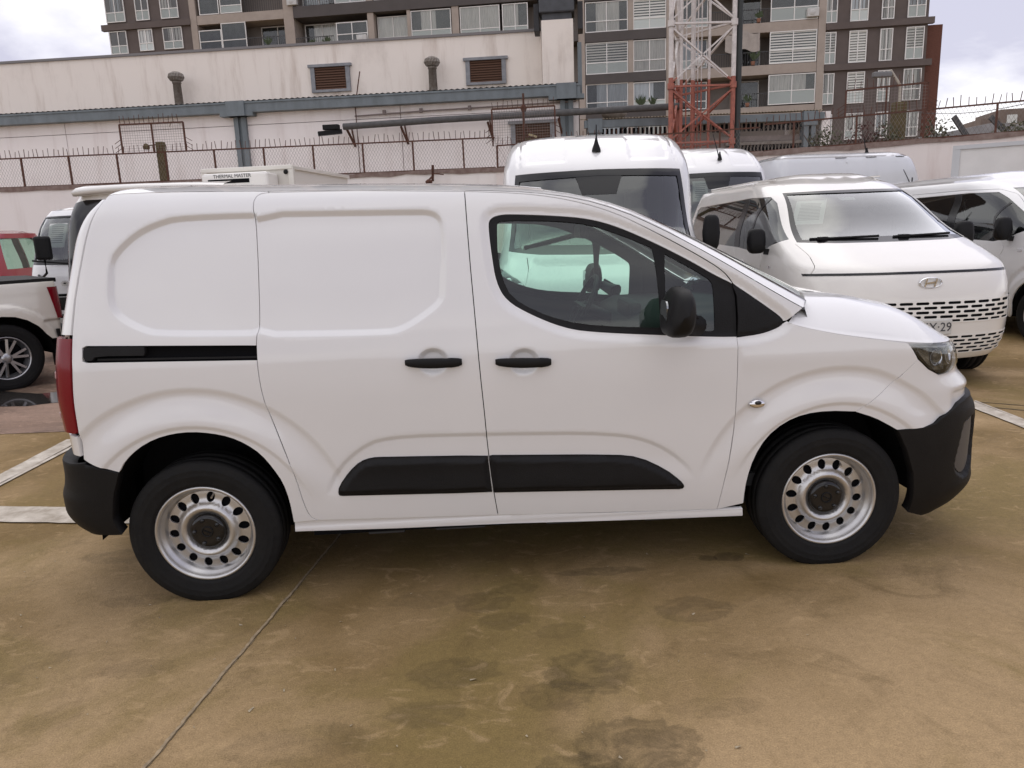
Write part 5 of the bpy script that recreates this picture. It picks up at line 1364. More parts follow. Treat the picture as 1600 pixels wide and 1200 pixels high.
rm = MB(); rm.bbox((1.78,-.12,1.50),(1.82,.12,1.57), .012); rm.build('interior_mirror', BLACKP, van)
dcard = panel('door_card', P_, [(1.24,.40),(2.28,.40),(2.30,1.06),(2.0,1.09),(1.7,1.11),(1.45,1.18),(1.30,1.26)], CABIN, van, emb=lambda uv: -.075*np.ones(len(uv)), rim=0, h=.06); mirror(dcard, van)

# ================================================================== the other vehicles of the yard
PAPER = mat('sheet_paper', (.62, .63, .61), .8)
INK = mat('print_ink', (.06, .06, .065), .7)
PLATE = mat('plate_white', (.58, .57, .54), .5)

class Body:
    """a van-like body cut from a shell; nose at local x=0, forward +x"""
    def __init__(s, name, label, cat, loc, yaw, L, W, Xf, zt, crown, lf=.8, lr=.4, nf=2.8, nr=4.5, Xr=None, group=None, paint=WHITE, z0=.26):
        s.t = thing(name, label, cat, (*loc, 0), yaw, group); s.paint = paint; s.zt = zt; s.z0 = z0; s.L = L
        w0 = max(w for _, w in W)
        s.S = Shell(W, Xf, Xr or [(.2, -L + .04), (.6, -L), (1.2, -L + .01), (2.9, -L + .12)], nf, nr, lf, lr, w0, -L + lr, -lf, False)
        s.holes = []; s.gaps = []; s.emb = None; s.crown = crown
    def side(s, pts): return [s.S.S(x, z) for x, z in pts]
    def front(s, pts): return [s.S.F(y, z) if y > 1e-6 else (s.S.s1, z) for y, z in pts]
    def rear(s, pts): return [s.S.B(y, z) if y > 1e-6 else (s.S.s0, z) for y, z in pts]
    def edge(s, a, b, n=6):
        """front outline from (y,z) a to b kept smooth in z"""
        return [s.S.F(a[0] + (b[0]-a[0])*i/n, a[1] + (b[1]-a[1])*i/n) for i in range(n+1)]
    def body(s, arches, h=.045, skin=True):
        S = s.S; o = [(S.s0, s.z0)]
        for cx, r_ in sorted(arches):
            o += [S.S(cx - r_*math.cos(a), max(s.z0, .33 + r_*math.sin(a))) for a in [math.pi*k/12 for k in range(13)]]
            o[-13] = (o[-13][0], s.z0); o[-1] = (o[-1][0], s.z0)
        o += [(S.s1, s.z0), (S.s1, s.zt), (S.s0, s.zt)]
        o = resample(np.array(o), .12)
        gaps = [strip(chaikin(resample_open(g, .05), 1), .008) for g in s.gaps]
        s.b = panel('body', S.P, o, s.paint, s.t, emb=s.emb, holes=s.holes + gaps, h=h, inset=0, rim=.02, both=True, cut=S.s1)
        if skin: panel('inner_skin', S.P, offset(clean(o), .02), DARK, s.t, emb=lambda uv: -.035*np.ones(len(uv)), holes=[offset(clean(q), -.012) for q in s.holes if abs(area(clean(q))) > .03], h=.12, inset=0, rim=0, both=True)
        ss = np.linspace(S.s0, S.s1, 70); e = S.P(ss, np.full(70, s.zt)); near = [(p[0], p[1]) for p in e]
        plan = clean(near + [(x, -y) for x, y in near[::-1][1:-1]]); D_ = .55; c = s.crown
        def fn(u, v):
            d = seg_dist(np.stack([u, v], -1), plan); return np.stack([u, v, s.zt + c*(1 - (1 - np.clip(d/D_, 0, 1))**2.4)], -1)
        s.roof = panel('roof', fn, plan, s.paint, s.t, h=.11, inset=0, rim=0, eps=.004)
        for cx, r_ in arches:
            for sg in (-1, 1):
                mb = MB(); prof = [(cx + (r_+.02)*math.cos(a), .33 + (r_+.02)*math.sin(a)) for a in [math.pi*(k/14) for k in range(15)]]
                w = float(S.W(.6)) - .06
                mb.grid([[(p[0], sg*yy, p[1]) for yy in (w, w - .4)] for p in prof]); mb.add([(p[0], sg*(w-.4), p[1]) for p in prof], [tuple(range(15))]); mb.build('arch_liner', LINER, s.t)
        ub = MB(); ub.box((-s.L+.3, -.7, .22), (-.35, .7, .40)); ub.build('underbody', DARK, s.t)
    def put(s, name, poly, m, emb=0.0, rim=.004, both=False, mir=True, h=.05, parent=None, inset=.003):
        o = panel(name, s.S.P, poly, m, parent or s.t, emb=(emb if callable(emb) else (lambda uv: np.full(len(uv), emb))), rim=rim, both=both, cut=s.S.s1 if both else None, h=h, inset=inset)
        if mir and not both: s.last = mirror(o, parent or s.t)
        return o
    def at(s, sz, out=0.0, sign=-1):
        u, v = np.float64(sz[0]), np.float64(sz[1]); p = s.S.P(u, v); e = 1e-3
        n = np.cross(s.S.P(u+e, v) - s.S.P(u-e, v), s.S.P(u, v+e) - s.S.P(u, v-e)); n /= np.linalg.norm(n)
        q = p + n*out
        if sign > 0: q = q*[1,-1,1]; n = n*[1,-1,1]
        return Vector(q), Vector(n)
    def wheels(s, xs, y, Rt, Rr, w, style='steel'):
        for x in xs:
            for sg in (-1, 1): make_wheel(s.t, x, sg*y, Rt*.95, Rt, Rr, w, style)
    def seats(s, x, y, z):
        for yy in (-y, y):
            mb = MB(); mb.bbox((x-.12, yy-.24, z-.1), (x+.02, yy+.24, z+.62), .05); st = mb.build('seat', SEATM, s.t)
            mb = MB(); mb.bbox((x-.14, yy-.12, z+.65), (x-.03, yy+.12, z+.88), .03); mb.build('headrest', SEATM, st)
    def mirror_pair(s, x, y, z, sx=.12, sy=.22, sz=.26, arm=True):
        mb = MB(); rr = []
        for j in range(11):
            t_ = j/10; kk = max(.05, (1 - abs(2*t_ - 1)**4)**.5); rr.append([(x + np.sign(math.cos(a))*abs(math.cos(a))**.6*sx/2*kk*(1 - .18*(math.sin(a) > 0)), y + sy*t_, z + np.sign(math.sin(a))*abs(math.sin(a))**.6*sz/2*kk) for a in [2*math.pi*q/20 for q in range(20)]])
        mb.grid([[rr[j][q] for j in range(11)] for q in range(20)], True, True)
        if arm: mb.bar((x, y + .02, z - sz*.42), (x + .06, y - .16, z - sz*.5), .06)
        o = mb.build('door_mirror', BLACKP, s.t); mirror(o, s.t)
    def paper(s, sz, w, h_, lines=9, sign=-1, sub='paper_sheet', inn=-.03, tilt=0.0):
        p, n = s.at(sz, inn, sign); up = Vector((0, 0, 1)); r_ = up.cross(n).normalized(); u_ = n.cross(r_).normalized()
        if tilt:
            q = Matrix.Rotation(tilt, 3, n); r_ = q @ r_; u_ = q @ u_
        mb = MB(); mb.add([p - r_*w/2 - u_*h_/2, p + r_*w/2 - u_*h_/2, p + r_*w/2 + u_*h_/2, p - r_*w/2 + u_*h_/2], [(0,1,2,3)]); o = mb.build(sub, PAPER, s.t)
        if lines:
            mb = MB(); p2 = p + n*.002
            for i in range(lines):
                z = h_*(.36 - .74*i/lines); hw = w*random.uniform(.30, .38); th = h_*.016
                mb.add([p2 - r_*hw + u_*(z-th), p2 + r_*hw + u_*(z-th), p2 + r_*hw + u_*(z+th), p2 - r_*hw + u_*(z+th)], [(0,1,2,3)])
            tag(mb.build('printed_lines', mat('faint_print', (.22, .22, .23), .8), o), kind='stuff')
        return o
    def aerial(s, base, tip, r_=.012, foot=.05):
        mb = MB(); b, t_ = Vector(base), Vector(tip); mb.tube([b, b.lerp(t_, .25), t_], r_, 6, taper=[2.2, 1, .6]); mb.lathe([(0, foot), (.03, foot*.9), (.09, foot*.45), (.14, .01)], 'Z', 12, base); return mb.build('aerial', BLACKP, s.t)

def resample_open(p, h):
    p = np.array(p, float); out = []
    for a, b_ in zip(p[:-1], p[1:]):
        k = max(1, int(np.linalg.norm(b_-a)/h)); out += [a + (b_-a)*j/k for j in range(k)]
    return np.array(out + [p[-1]])

GRP = 'white vans parked behind the foreground van'
PW = [(.2,.90),(.35,.955),(.5,.985),(.8,.998),(1.05,.99),(1.3,.955),(1.6,.875),(1.82,.79),(1.93,.735),(2.0,.66),(2.06,.58)]
PX = [(.2,-.14),(.30,-.045),(.45,-.005),(.60,0),(.80,-.015),(.95,-.05),(1.03,-.085),(1.08,-.13),(1.18,-.34),(1.30,-.66),(1.35,-.80),(1.84,-1.72),(1.92,-1.95),(1.98,-2.25),(2.06,-2.7)]
# ------------------------------------------------ rounded passenger van, front towards us (right)
s = Body('passenger_van', 'rounded white passenger van facing us with slotted grille and a paper in its windscreen', 'van', (5.23, 2.34), R(-92.6), 5.25,
         PW, PX, 1.94, .11, lf=.80, nf=2.7, paint=WHITE_BOUNCE, group=GRP)
ws = s.edge((.83,1.315), (.655,1.825), 8)
ws_poly = [(s.S.s1,1.295), (s.S.s1,1.825)] + ws[::-1]
ws_poly = s.front([(0,1.300)]) + s.front([(0,1.83)]) + ws[::-1] + s.front([(.55,1.303)])
sw_ = s.side([(-1.20,1.345),(-1.30,1.30),(-1.62,1.205),(-1.75,1.195),(-2.45,1.235),(-4.75,1.28),(-4.85,1.34),(-4.85,1.70),(-4.78,1.75),(-2.5,1.80),(-2.15,1.79),(-1.95,1.72)])
s.holes = [clean(ws_poly), sw_]
grille_rows = [(.775,0),(.735,0),(.695,0),(.655,0),(.617,0)]
def slots(rows, hgt, wid, gap, ymax):
    out = []
    for i, (z, _) in enumerate(rows):
        y = gap/2 + (wid + gap)/2*(i % 2)
        if i % 2:
            hi = s.S.s1 + .03; lo = s.S.F(wid/2, z)[0]; r_ = hgt/2
            out.append([(hi, z - r_), (hi, z + r_)] + [(lo + r_ - r_*math.sin(t), z + r_*math.cos(t)) for t in [math.pi*k/6 for k in range(7)]])
        while y + wid < ymax(z):
            a = s.S.F(y, z)[0]; b_ = s.S.F(y + wid, z)[0]; lo, hi = min(a, b_), max(a, b_)
            r_ = hgt/2; out.append([(hi - r_ + r_*math.sin(t), z + r_*math.cos(t)) for t in [math.pi*k/4 for k in range(5)]] + [(lo + r_ - r_*math.sin(t), z - r_*math.cos(t)) for t in [math.pi*k/4 for k in range(5)]])
            y += wid + gap
    return out
slot_polys = slots(grille_rows, .024, .118, .024, lambda z: .845) + slots([(.470,0),(.436,0),(.402,0),(.368,0),(.335,0)], .020, .115, .025, lambda z: .86)
s.gaps = [s.front([(.905,1.035),(.86,1.10),(.835,1.20),(.85,1.30)]), s.side([(-1.62,1.19),(-1.60,1.0),(-1.45,.7)]), s.side([(-2.62,1.23),(-2.62,.5)])]
s.body([(-.93,.42),(-4.2,.42)], h=.035)
panel('grille', s.S.P, [(s.S.F(.90,.80)[0],.800),(s.S.F(.90,.60)[0],.600),(s.S.s1,.600),(s.S.s1,.800)], WHITE_BOUNCE, s.t, emb=lambda uv: .005*np.ones(len(uv)), holes=slot_polys[:len([1 for p in slot_polys if np.mean([q[1] for q in p]) > .55])], h=.06, inset=.0, rim=.015, both=True, cut=s.S.s1)
panel('grille_backing', s.S.P, [(s.S.F(.88,.79)[0],.79),(s.S.F(.88,.61)[0],.61),(s.S.s1,.61),(s.S.s1,.79)], DARK, s.t, emb=lambda uv: .001*np.ones(len(uv)), h=.06, inset=0, rim=0, both=True)
lowp = [p for p in slot_polys if np.mean([q[1] for q in p]) < .55]
panel('lower_grille', s.S.P, [(s.S.F(.91,.49)[0],.490),(s.S.F(.91,.315)[0],.315),(s.S.s1,.315),(s.S.s1,.490)], WHITE_BOUNCE, s.t, emb=lambda uv: .005*np.ones(len(uv)), holes=lowp, h=.06, inset=0, rim=.015, both=True, cut=s.S.s1)
panel('grille_backing', s.S.P, [(s.S.F(.89,.48)[0],.48),(s.S.F(.89,.325)[0],.325),(s.S.s1,.325),(s.S.s1,.48)], DARK, s.t, emb=lambda uv: .001*np.ones(len(uv)), h=.06, inset=0, rim=0, both=True)
s.put('windscreen', ws_poly, GLASSW, -.006, rim=0, both=True, inset=-.004, h=.1)
band = 0.045
def seal(uv): return -.002*np.ones(len(uv))
sea = clean(ws_poly); inn = offset(sea, .05); inn[np.abs(sea[:,0]-s.S.s1)<1e-4,0] = s.S.s1
fr = panel('windscreen_seal', s.S.P, ws_poly, BLACKG, s.t, emb=seal, holes=[[(s.S.s1+.02,1.355),(s.S.s1+.02,1.80)] + [(a+.045,b-.02) for a,b in s.edge((.80,1.36),(.655,1.825),8)[::-1]] + [(s.S.F(.5,1.35)[0],1.352)]], h=.05, inset=0, rim=0, both=True)
s.put('side_window', sw_, GLASSD, -.008, rim=0, inset=-.004, h=.1)
s.put('window_pillar', s.side([(-2.42,1.236),(-2.62,1.245),(-2.75,1.795),(-2.58,1.795)]), BLACKG, -.004, rim=.01)
s.put('window_pillar', s.side([(-1.98,1.21),(-2.04,1.21),(-2.18,1.785),(-2.12,1.785)]), BLACKG, -.004, rim=.01)
s.put('light_strip', s.front([(0,1.030),(.3,1.030),(.6,1.028),(.8,1.024),(.945,1.014),(.95,1.040),(.8,1.050),(.6,1.053),(.3,1.055),(0,1.055)]), BLACKG, .004, rim=.012, both=True)
s.put('headlamp', s.front([(.87,.575),(.87,.815),(.965,.815),(.965,.575)]), BLACKG, .006, rim=.01)
s.put('lamp_lens', s.front([(.89,.595),(.89,.795),(.95,.795),(.95,.595)]), STEEL, .010, rim=.006)
p, n = s.at((s.S.s1 - .001, .955), .012); mb = MB(); ring = []
for k in range(36):
    a = 2*math.pi*k/36; ring.append([(p.x + .012*math.cos(b_), .096*math.cos(a)*(1 + .08*math.sin(b_)), .955 + .046*math.sin(a)*(1 + .12*math.sin(b_))) for b_ in [2*math.pi*j/6 for j in range(7)]])
mb.grid(ring, True, True); mb.bar((p.x, -.052, .920), (p.x, -.034, .990), .016, .014); mb.bar((p.x, .034, .920), (p.x, .052, .990), .016, .014); mb.bar((p.x, -.045, .950), (p.x, .045, .960), .016, .014); mb.build('emblem', CHROME, s.t)
mb = MB(); mb.bbox((.008, -.185, .500), (.026, .185, .630), .006); pl_ = mb.build('number_plate', PLATE, s.t)
text_mesh('KX·29', .112, INK, 'plate_letters', pl_, (.0285, .045, .565), (0, 1, 0), (0, 0, 1), .001, stretch=.92)
for y0, y1 in ((-.72, -.12), (.02, .62)):
    mb = MB(); pts = []
    for i in range(7):
        y = y0 + (y1-y0)*i/6; b_ = s.S.P(np.float64(s.S.F(abs(y), 1.345)[0]), np.float64(1.345)); pts.append((b_[0] + .012, y, 1.345 + .012*i/6))
    mb.tube(pts, .013, 6); mb.bbox((pts[1][0]-.03, pts[1][1]-.05, 1.33), (pts[1][0]+.03, pts[1][1]+.05, 1.365), .01); mb.build('wiper', BLACKP, s.t)
s.paper(s.S.F(.55, 1.63), .30, .42, 12)
s.paper(s.S.F(.10, 1.76), .16, .07, 0, sub='sticker')
s.mirror_pair(-1.42, .99, 1.33, .15, .20, .26)
s.put('side_repeater', s.side([(-1.32,1.05),(-1.26,1.05),(-1.26,1.08),(-1.32,1.08)]), CHROME, .006)
s.put('door_handle', s.side([(-2.12,1.06),(-2.38,1.065),(-2.38,1.10),(-2.12,1.095)]), CHROME, .018, rim=.02)
s.wheels((-.93, -4.2), .86, .35, .215, .215)
mb = MB(); mb.grid([[(-.98, y, 1.22), (-1.25, y, 1.26), (-1.55, y, 1.18), (-1.6, y, .8)] for y in (-.85, -.3, .3, .85)]); mb.build('dashboard', CABIN, s.t)
s.seats(-2.05, .42, 1.0); s.seats(-3.0, .42, 1.0)
mb = MB(); mb.box((-5.0, -.8, .5), (-1.2, .8, .56)); mb.build('cab_floor', CABIN, s.t)
rm = MB(); rm.bbox((-1.75,-.10,1.70),(-1.70,.14,1.77), .01); rm.build('interior_mirror', BLACKP, s.t)
# ridges pressed in the roof edge
mb = MB(); 
for y in (.60,): mb.tube([(-2.3, y, 1.985), (-3, y, 2.005), (-5.0, y, 2.0)], .009, 5)
o = mb.build('roof_channel', WHITE_BOUNCE, s.t); mirror(o, s.t)

# ------------------------------------------------ tall van, nose right behind the foreground van
def tall_van(label, loc, yaw, H=2.5, scale=1.0, detail=True, L=5.4):
    k = H/2.5
    b = Body('tall_van', label, 'van', loc, yaw, L,
         [(.2,.92),(.4,.97),(.8,1.025),(1.2,1.02),(1.5,.99),(2.0*k,.985),(2.25*k,.955),(2.38*k,.91),(2.46*k,.83),(2.52*k,.68)],
         [(.2,-.12),(.35,-.02),(.55,0),(.80,-.02),(.95,-.055),(1.08,-.15),(1.18,-.34),(1.28,-.58),(1.33,-.67),(2.02*k,-1.16),(2.08*k,-1.21),(2.22*k,-1.40),(2.36*k,-1.68),(2.46*k,-2.05),(2.52*k,-2.4)], 2.43*k, .055, lf=.72, nf=3.1, group=GRP)
    wl = b.edge((.91,1.335), (.835,2.03*k), 8)
    b.wp = b.front([(0,1.285)]) + b.front([(0,2.045*k)]) + wl[::-1] + b.front([(.6,1.30)])
    b.sw = b.side([(-1.25,1.32),(-1.62,1.18),(-2.15,1.18),(-2.15,1.86),(-1.62,1.90),(-1.50,1.80)])
    lam = b.front([(.985,1.185),(.93,1.165),(.80,1.10),(.66,.985),(.64,.955),(.75,.94),(.90,.965),(.985,1.0)])
    b.holes = [clean(b.wp), b.sw, lam]
    b.gaps = [b.front([(.80,.93),(.72,1.05),(.70,1.18),(.72,1.28)]), b.side([(-2.25,1.95),(-2.25,.5)]), b.side([(-1.05,1.2),(-1.15,.75)])]
    def emb(uv):
        d = np.zeros(len(uv)); z = uv[:, 1]
        y = np.abs(b.S.P(uv[:, 0], z)[:, 1]); fr = uv[:, 0] > b.S.sb
        m = fr & (z > 2.1*k)
        d -= .014*sm((.74 - y)/.03)*sm((y - .30)/.05)*m*sm((z - 2.12*k)/.04)*sm((2.42*k - z)/.04)
        d -= .010*sm((.20 - np.abs(y - .80)*8)/.2)*m
        m2 = fr & (z < 1.28) & (z > .9); d += .014*np.exp(-((y - .62 - (1.28 - z)*.35)/.03)**2)*m2
        return d
    b.emb = emb
    b.body([(-.95,.42),(-4.3,.42)], h=.035)
    b.put('windscreen', b.wp, GLASSW, -.006, rim=0, both=True, inset=-.004, h=.1)
    ed = b.edge((.86,1.40), (.795,1.96*k), 8)
    panel('windscreen_seal', b.S.P, b.wp, BLACKG, b.t, emb=lambda uv: -.002*np.ones(len(uv)), holes=[[(b.S.s1+.02,1.375),(b.S.s1+.02,1.985*k)] + [(b.S.F(.17,1.985*k)[0],1.985*k),(b.S.F(.13,1.90*k)[0],1.90*k),(b.S.F(.12,1.90*k)[0],1.90*k)] [:0] + ed[::-1] + [b.S.F(.5,1.385)]], h=.05, inset=0, rim=0, both=True)
    b.put('sensor_panel', b.front([(0,1.80*k),(.17,1.80*k),(.24,2.0*k),(0,2.01*k)]), BLACKG, -.004, rim=0, both=True)
    b.put('side_window', b.sw, GLASSD, -.008, rim=0, inset=-.004, h=.1)
    hl_ = b.put('headlamp', lam, LENS, .008, rim=0, mir=False); 
    bw = b.put('lamp_bowl', lam, mat('lamp_silver', (.38,.39,.40), .3, metal=.6, var=.7, vscale=26, col2=(.03,.03,.03)), -.006, rim=0, mir=False, parent=hl_)
    for yy, zz, rr in ((.90,1.06,.052),(.79,1.02,.048),(.71,.975,.03)):
        p, n = b.at(b.S.F(yy, zz), .0); q = n.to_track_quat('Z', 'Y').to_matrix(); mb = MB()
        mb.grid([[p + q @ Vector((r_*math.cos(a), r_*math.sin(a), h_)) for h_, r_ in ((-.004, rr*.3), (.0, rr*.8), (.006, rr), (.006, rr*1.12))] for a in [2*math.pi*j/16 for j in range(16)]], True, True); mb.build('reflector', CHROME, hl_)
    h2 = mirror(hl_, b.t)
    for ch in [o for o in bpy.data.objects if o.parent == hl_]:
        d = ch.copy(); COL.objects.link(d); d.parent = h2
    b.put('grille', b.front([(0,.90),(.58,.93),(.62,.78),(.60,.62),(0,.60)]), BLACKP, .006, rim=.01, both=True)
    b.put('bumper', b.front([(0,.56),(.6,.56),(.95,.72),(1.0,.72)]) + b.side([(-.5,.72),(-.48,.30)]) + b.front([(.9,.27),(0,.27)]), BLACKP, .010, rim=.02, both=True)
    b.put('bonnet_lip', b.front([(0,.930),(.6,.955),(.6,.962),(0,.938)]), DARK, .003, rim=0, both=True)
    for y0, y1, dz in ((-.75, -.05, .16), (-.10, .62, .14)):
        mb = MB(); pts = []
        for i in range(7):
            y = y0 + (y1-y0)*i/6; z = 1.37 + dz*(i/6 if y0 < -.5 else 1 - i/6); q = b.S.P(np.float64(b.S.F(abs(y), z)[0]), np.float64(z)); pts.append((q[0] + .016, y, z))
        mb.tube(pts, .014, 6); mb.build('wiper', BLACKP, b.t)
    b.mirror_pair(-1.30, 1.06, 1.44, .14, .18, .36)
    b.wheels((-.95, -4.3), .88, .345, .215, .215)
    mb = MB(); mb.grid([[(-.85, y, 1.22), (-1.15, y, 1.24), (-1.4, y, 1.15), (-1.42, y, .7)] for y in (-.9, -.3, .3, .9)]); mb.box((-3.0, -.9, .5), (-1.3, .9, .56)); mb.build('dashboard', CABIN, b.t)
    mb = MB(); mb.box((-2.7, -.86, .5), (-2.66, .86, 2.2)); mb.build('bulkhead', mat('bulkhead_grey', (.30, .31, .31), .8), b.t)
    b.seats(-2.2, .5, 1.05)
    return b
b = tall_van('tall high-roofed white van with a black stub aerial directly behind the foreground van', (2.39, 2.47), R(-96.0), H=2.57)
p, n = b.at(b.S.F(.0, 2.30), .01); b.aerial((p.x, 0, p.z - .02), (p.x - .12, .01, p.z + .26), .010, .048)
# second tall van further back
b = tall_van('second high-roofed white van further back with thin whip aerial, below the lattice tower', (5.42, 7.75), R(-91), H=2.88)
p, n = b.at(b.S.F(.12, 2.56), .01, -1); b.aerial((p.x, .12, p.z), (p.x - .22, .06, p.z + .46), .010, .04)
b.paper(b.S.F(.30, 2.05), .26, .34, 8)

# ------------------------------------------------ van cut off by the right edge
s = Body('delivery_van', 'white van with steel wheels and dark side glass cut off by the right edge', 'van', (8.83, 3.50), R(-88), 5.25, PW, PX, 1.94, .12, lf=.80, nf=2.7, group=GRP)
wl = s.edge((.83,1.315), (.655,1.825), 8)
wpoly = s.front([(0,1.300)]) + s.front([(0,1.83)]) + wl[::-1] + s.front([(.55,1.303)])
sw2 = s.side([(-1.20,1.36),(-1.30,1.30),(-1.62,1.19),(-1.75,1.17),(-2.45,1.20),(-4.75,1.28),(-4.85,1.34),(-4.85,1.70),(-4.78,1.75),(-2.5,1.79),(-2.15,1.78),(-1.95,1.70)])
s.holes = [clean(wpoly), sw2]; s.gaps = [s.side([(-1.62,1.18),(-1.60,1.0),(-1.45,.7),(-1.42,.45)]), s.side([(-2.62,1.19),(-2.62,.5)]), s.side([(-1.35,1.42),(-1.95,1.745),(-2.2,1.815),(-2.6,1.83),(-4.6,1.81)])]
def embv(uv):
    d = np.zeros(len(uv)); P = s.S.P(uv[:,0], uv[:,1]); r_ = np.hypot(P[:,0] + .93, P[:,2] - .33)
    d += (-.012*sm((.62 - r_)/.05) + .030*sm((.57 - r_)/.10))*(r_ < .63)*(P[:,1] < -.6); return d
s.emb = embv
s.body([(-.93,.42),(-4.2,.42)], h=.035)
s.put('windscreen', wpoly, GLASSW, -.006, rim=0, both=True, inset=-.004, h=.1); s.put('side_window', sw2, GLASSD, -.008, rim=0, inset=-.004, h=.1)
s.put('window_pillar', s.side([(-2.50,1.205),(-2.70,1.212),(-2.80,1.785),(-2.66,1.788)]), BLACKG, -.004, rim=.01); s.put('window_pillar', s.side([(-1.70,1.185),(-1.75,1.185),(-1.88,1.655),(-1.84,1.635)]), BLACKG, -.004, rim=.01)
s.put('light_strip', s.front([(0,1.030),(.3,1.030),(.6,1.028),(.8,1.024),(.945,1.014),(.95,1.040),(.8,1.050),(.6,1.053),(.3,1.055),(0,1.055)]), BLACKG, .004, rim=.012, both=True)
s.put('headlamp', s.front([(.915,.575),(.915,.815),(.985,.815),(.985,.575)]), BLACKG, .006)
s.put('grille', s.front([(0,.60),(.80,.60),(.82,.80),(0,.80)]), BLACKP, .004, both=True); s.put('lower_grille', s.front([(0,.32),(.84,.32),(.86,.48),(0,.48)]), BLACKP, .004, both=True)
mb = MB(); mb.bbox((.008, -.185, .500), (.026, .185, .630), .006); mb.build('number_plate', PLATE, s.t)
s.put('side_repeater', s.side([(-1.32,1.05),(-1.24,1.05),(-1.24,1.09),(-1.32,1.09)]), CHROME, .006)
s.mirror_pair(-1.46, .99, 1.33, .16, .20, .28); s.wheels((-.93, -4.2), .88, .335, .205, .205); s.seats(-2.2, .42, 1.0)
mb = MB(); mb.grid([[(-.98, y, 1.22), (-1.25, y, 1.26), (-1.55, y, 1.18), (-1.6, y, .8)] for y in (-.85, 0, .85)]); mb.box((-5.0, -.8, .42), (-1.2, .8, .48)); mb.build('dashboard', CABIN, s.t)
s.paper(s.S.F(.50, 1.62), .26, .3, 6)
s.aerial((-4.5, -.35, 1.97), (-4.75, -.35, 2.25), .009, .02)

# ------------------------------------------------ high roof seen beyond, standing crosswise
s = Body('panel_van', 'pale van with ribbed high roof and short aerial parked crosswise against the right wall', 'van', (10.95, 11.7), R(3), 3.9,
         [(.2,.9),(.8,1.0),(1.3,.97),(2.0,.90),(2.5,.84),(2.72,.74),(2.80,.6)], [(.2,-.1),(.6,0),(1.1,-.1),(1.3,-.3),(2.2,-.62),(2.5,-.72),(2.7,-.88),(2.80,-1.2)], 2.66, .12, lf=.6, nf=2.8, paint=paint('pale_grey_paint', (.72,.73,.75)), group=GRP)
fr_ = s.side([(-3.75,2.02),(-3.75,2.40),(-2.9,2.42),(-2.9,2.02)]); s.holes = [s.side([(-1.2,1.35),(-1.9,1.3),(-1.9,1.95),(-1.45,1.95)])]; s.gaps = [s.side([(-2.2,2.3),(-2.2,.5)])]
def embr(uv):
    P = s.S.P(uv[:,0], uv[:,1]); return -.014*(np.cos(P[:,0]*2*math.pi/.62) > .45)*sm((uv[:,1]-2.0)/.1)*1.6*(P[:,0] > -2.7)
s.emb = embr
s.body([(-.9,.40),(-3.0,.40)], h=.05); s.put('side_window', s.holes[0], GLASSD, -.008, rim=0, inset=-.004); s.put('blank_window', fr_, paint('blank_window_grey', (.40,.42,.45)), -.006, rim=.01)
s.wheels((-.9, -3.0), .87, .34, .21, .21); s.aerial((-1.75, -.45, 2.72), (-1.83, -.45, 3.06), .012, .05)

# ------------------------------------------------ box body at the right edge
t = thing('box_truck', 'grey-white truck box at the right edge behind the cut-off van', 'truck', (9.95, 9.5, 0), R(-36))
mb = MB(); mb.bbox((0, 0, .9), (4.6, 1.9, 2.66), .02); mb.build('box_body', mat('box_panel', (.74,.72,.70), .6, var=.12, vscale=1.5), t)
for x in (0, 4.5):
    mb = MB(); mb.box((x - .01, -.015, .88), (x + .11, .0, 2.68)); mb.build('corner_post', ALLOY, t)
mb = MB(); mb.box((-.01, -.03, 2.63), (4.61, -.002, 2.70)); mb.build('top_rail', ALLOY, t)
mb = MB(); mb.box((.2, .3, .5), (6.0, 1.6, .88)); mb.build('chassis', DARK, t)
mb = MB(); mb.bbox((4.75, .05, .6), (6.3, 1.85, 2.2), .12); mb.build('cab', WHITE, t)
for x in (1.2, 5.6):
    for y, sg in ((.2, -1), (1.7, 1)): make_wheel(t, x, y if sg < 0 else y, .38, .40, .22, .22, 'steel')

# ------------------------------------------------ van seen from behind, left
s = Body('people_carrier', 'white people carrier with black tail glass, seen above the tail of the foreground van', 'van', (-2.27, 9.3), R(90), 4.95,
         [(.2,.90),(.6,.97),(1.0,.99),(1.3,.98),(1.7,.955),(2.0,.89),(2.12,.82),(2.20,.72)], [(.2,-.1),(.6,0),(.95,-.1),(1.15,-.7),(2.0,-1.7),(2.20,-2.2)], 2.12, .10, lf=.75, lr=.35, nr=4.2,
         Xr=[(.2,-4.90),(.6,-4.95),(1.1,-4.93),(1.5,-4.87),(2.0,-4.72),(2.10,-4.66),(2.20,-4.6)], paint=WHITE_BOUNCE, group=GRP)
rw = s.rear([(0,1.12),(0,2.03),(.70,2.03)]) + s.rear([(.86,2.0)]) + s.side([(-4.42,1.93),(-4.36,1.5),(-4.36,1.16)]) + s.rear([(.90,1.12)])
s.holes = [s.side([(-1.5,1.1),(-4.0,1.15),(-4.0,1.85),(-2.2,1.9)])]; s.body([(-.9,.4),(-3.9,.4)], h=.045)
panel('tail_glass', s.S.P, rw, BLACKG, s.t, emb=lambda uv: .004*np.ones(len(uv)), both=True, cut=s.S.s0, h=.06, rim=.006)
s.put('side_window', s.holes[0], GLASSD, -.008, rim=0, inset=-.004)
mb = MB(); mb.grid([[(-4.40 - dx, y, z) for dx, z in ((0, 2.20), (.26, 2.185 - .05*abs(y)**3), (.38, 2.14 - .06*abs(y)**3), (.34, 2.10 - .06*abs(y)**3), (.2, 2.07))] for y in np.linspace(-.80, .80, 13)]); mb.build('tail_spoiler', WHITE_BOUNCE, s.t)
s.put('tail_lamp', s.rear([(.80,.75),(.80,1.10)]) + s.side([(-4.55,1.10),(-4.55,.75)]), LAMPRED, .006); s.wheels((-.9, -3.9), .85, .34, .21, .21, 7)

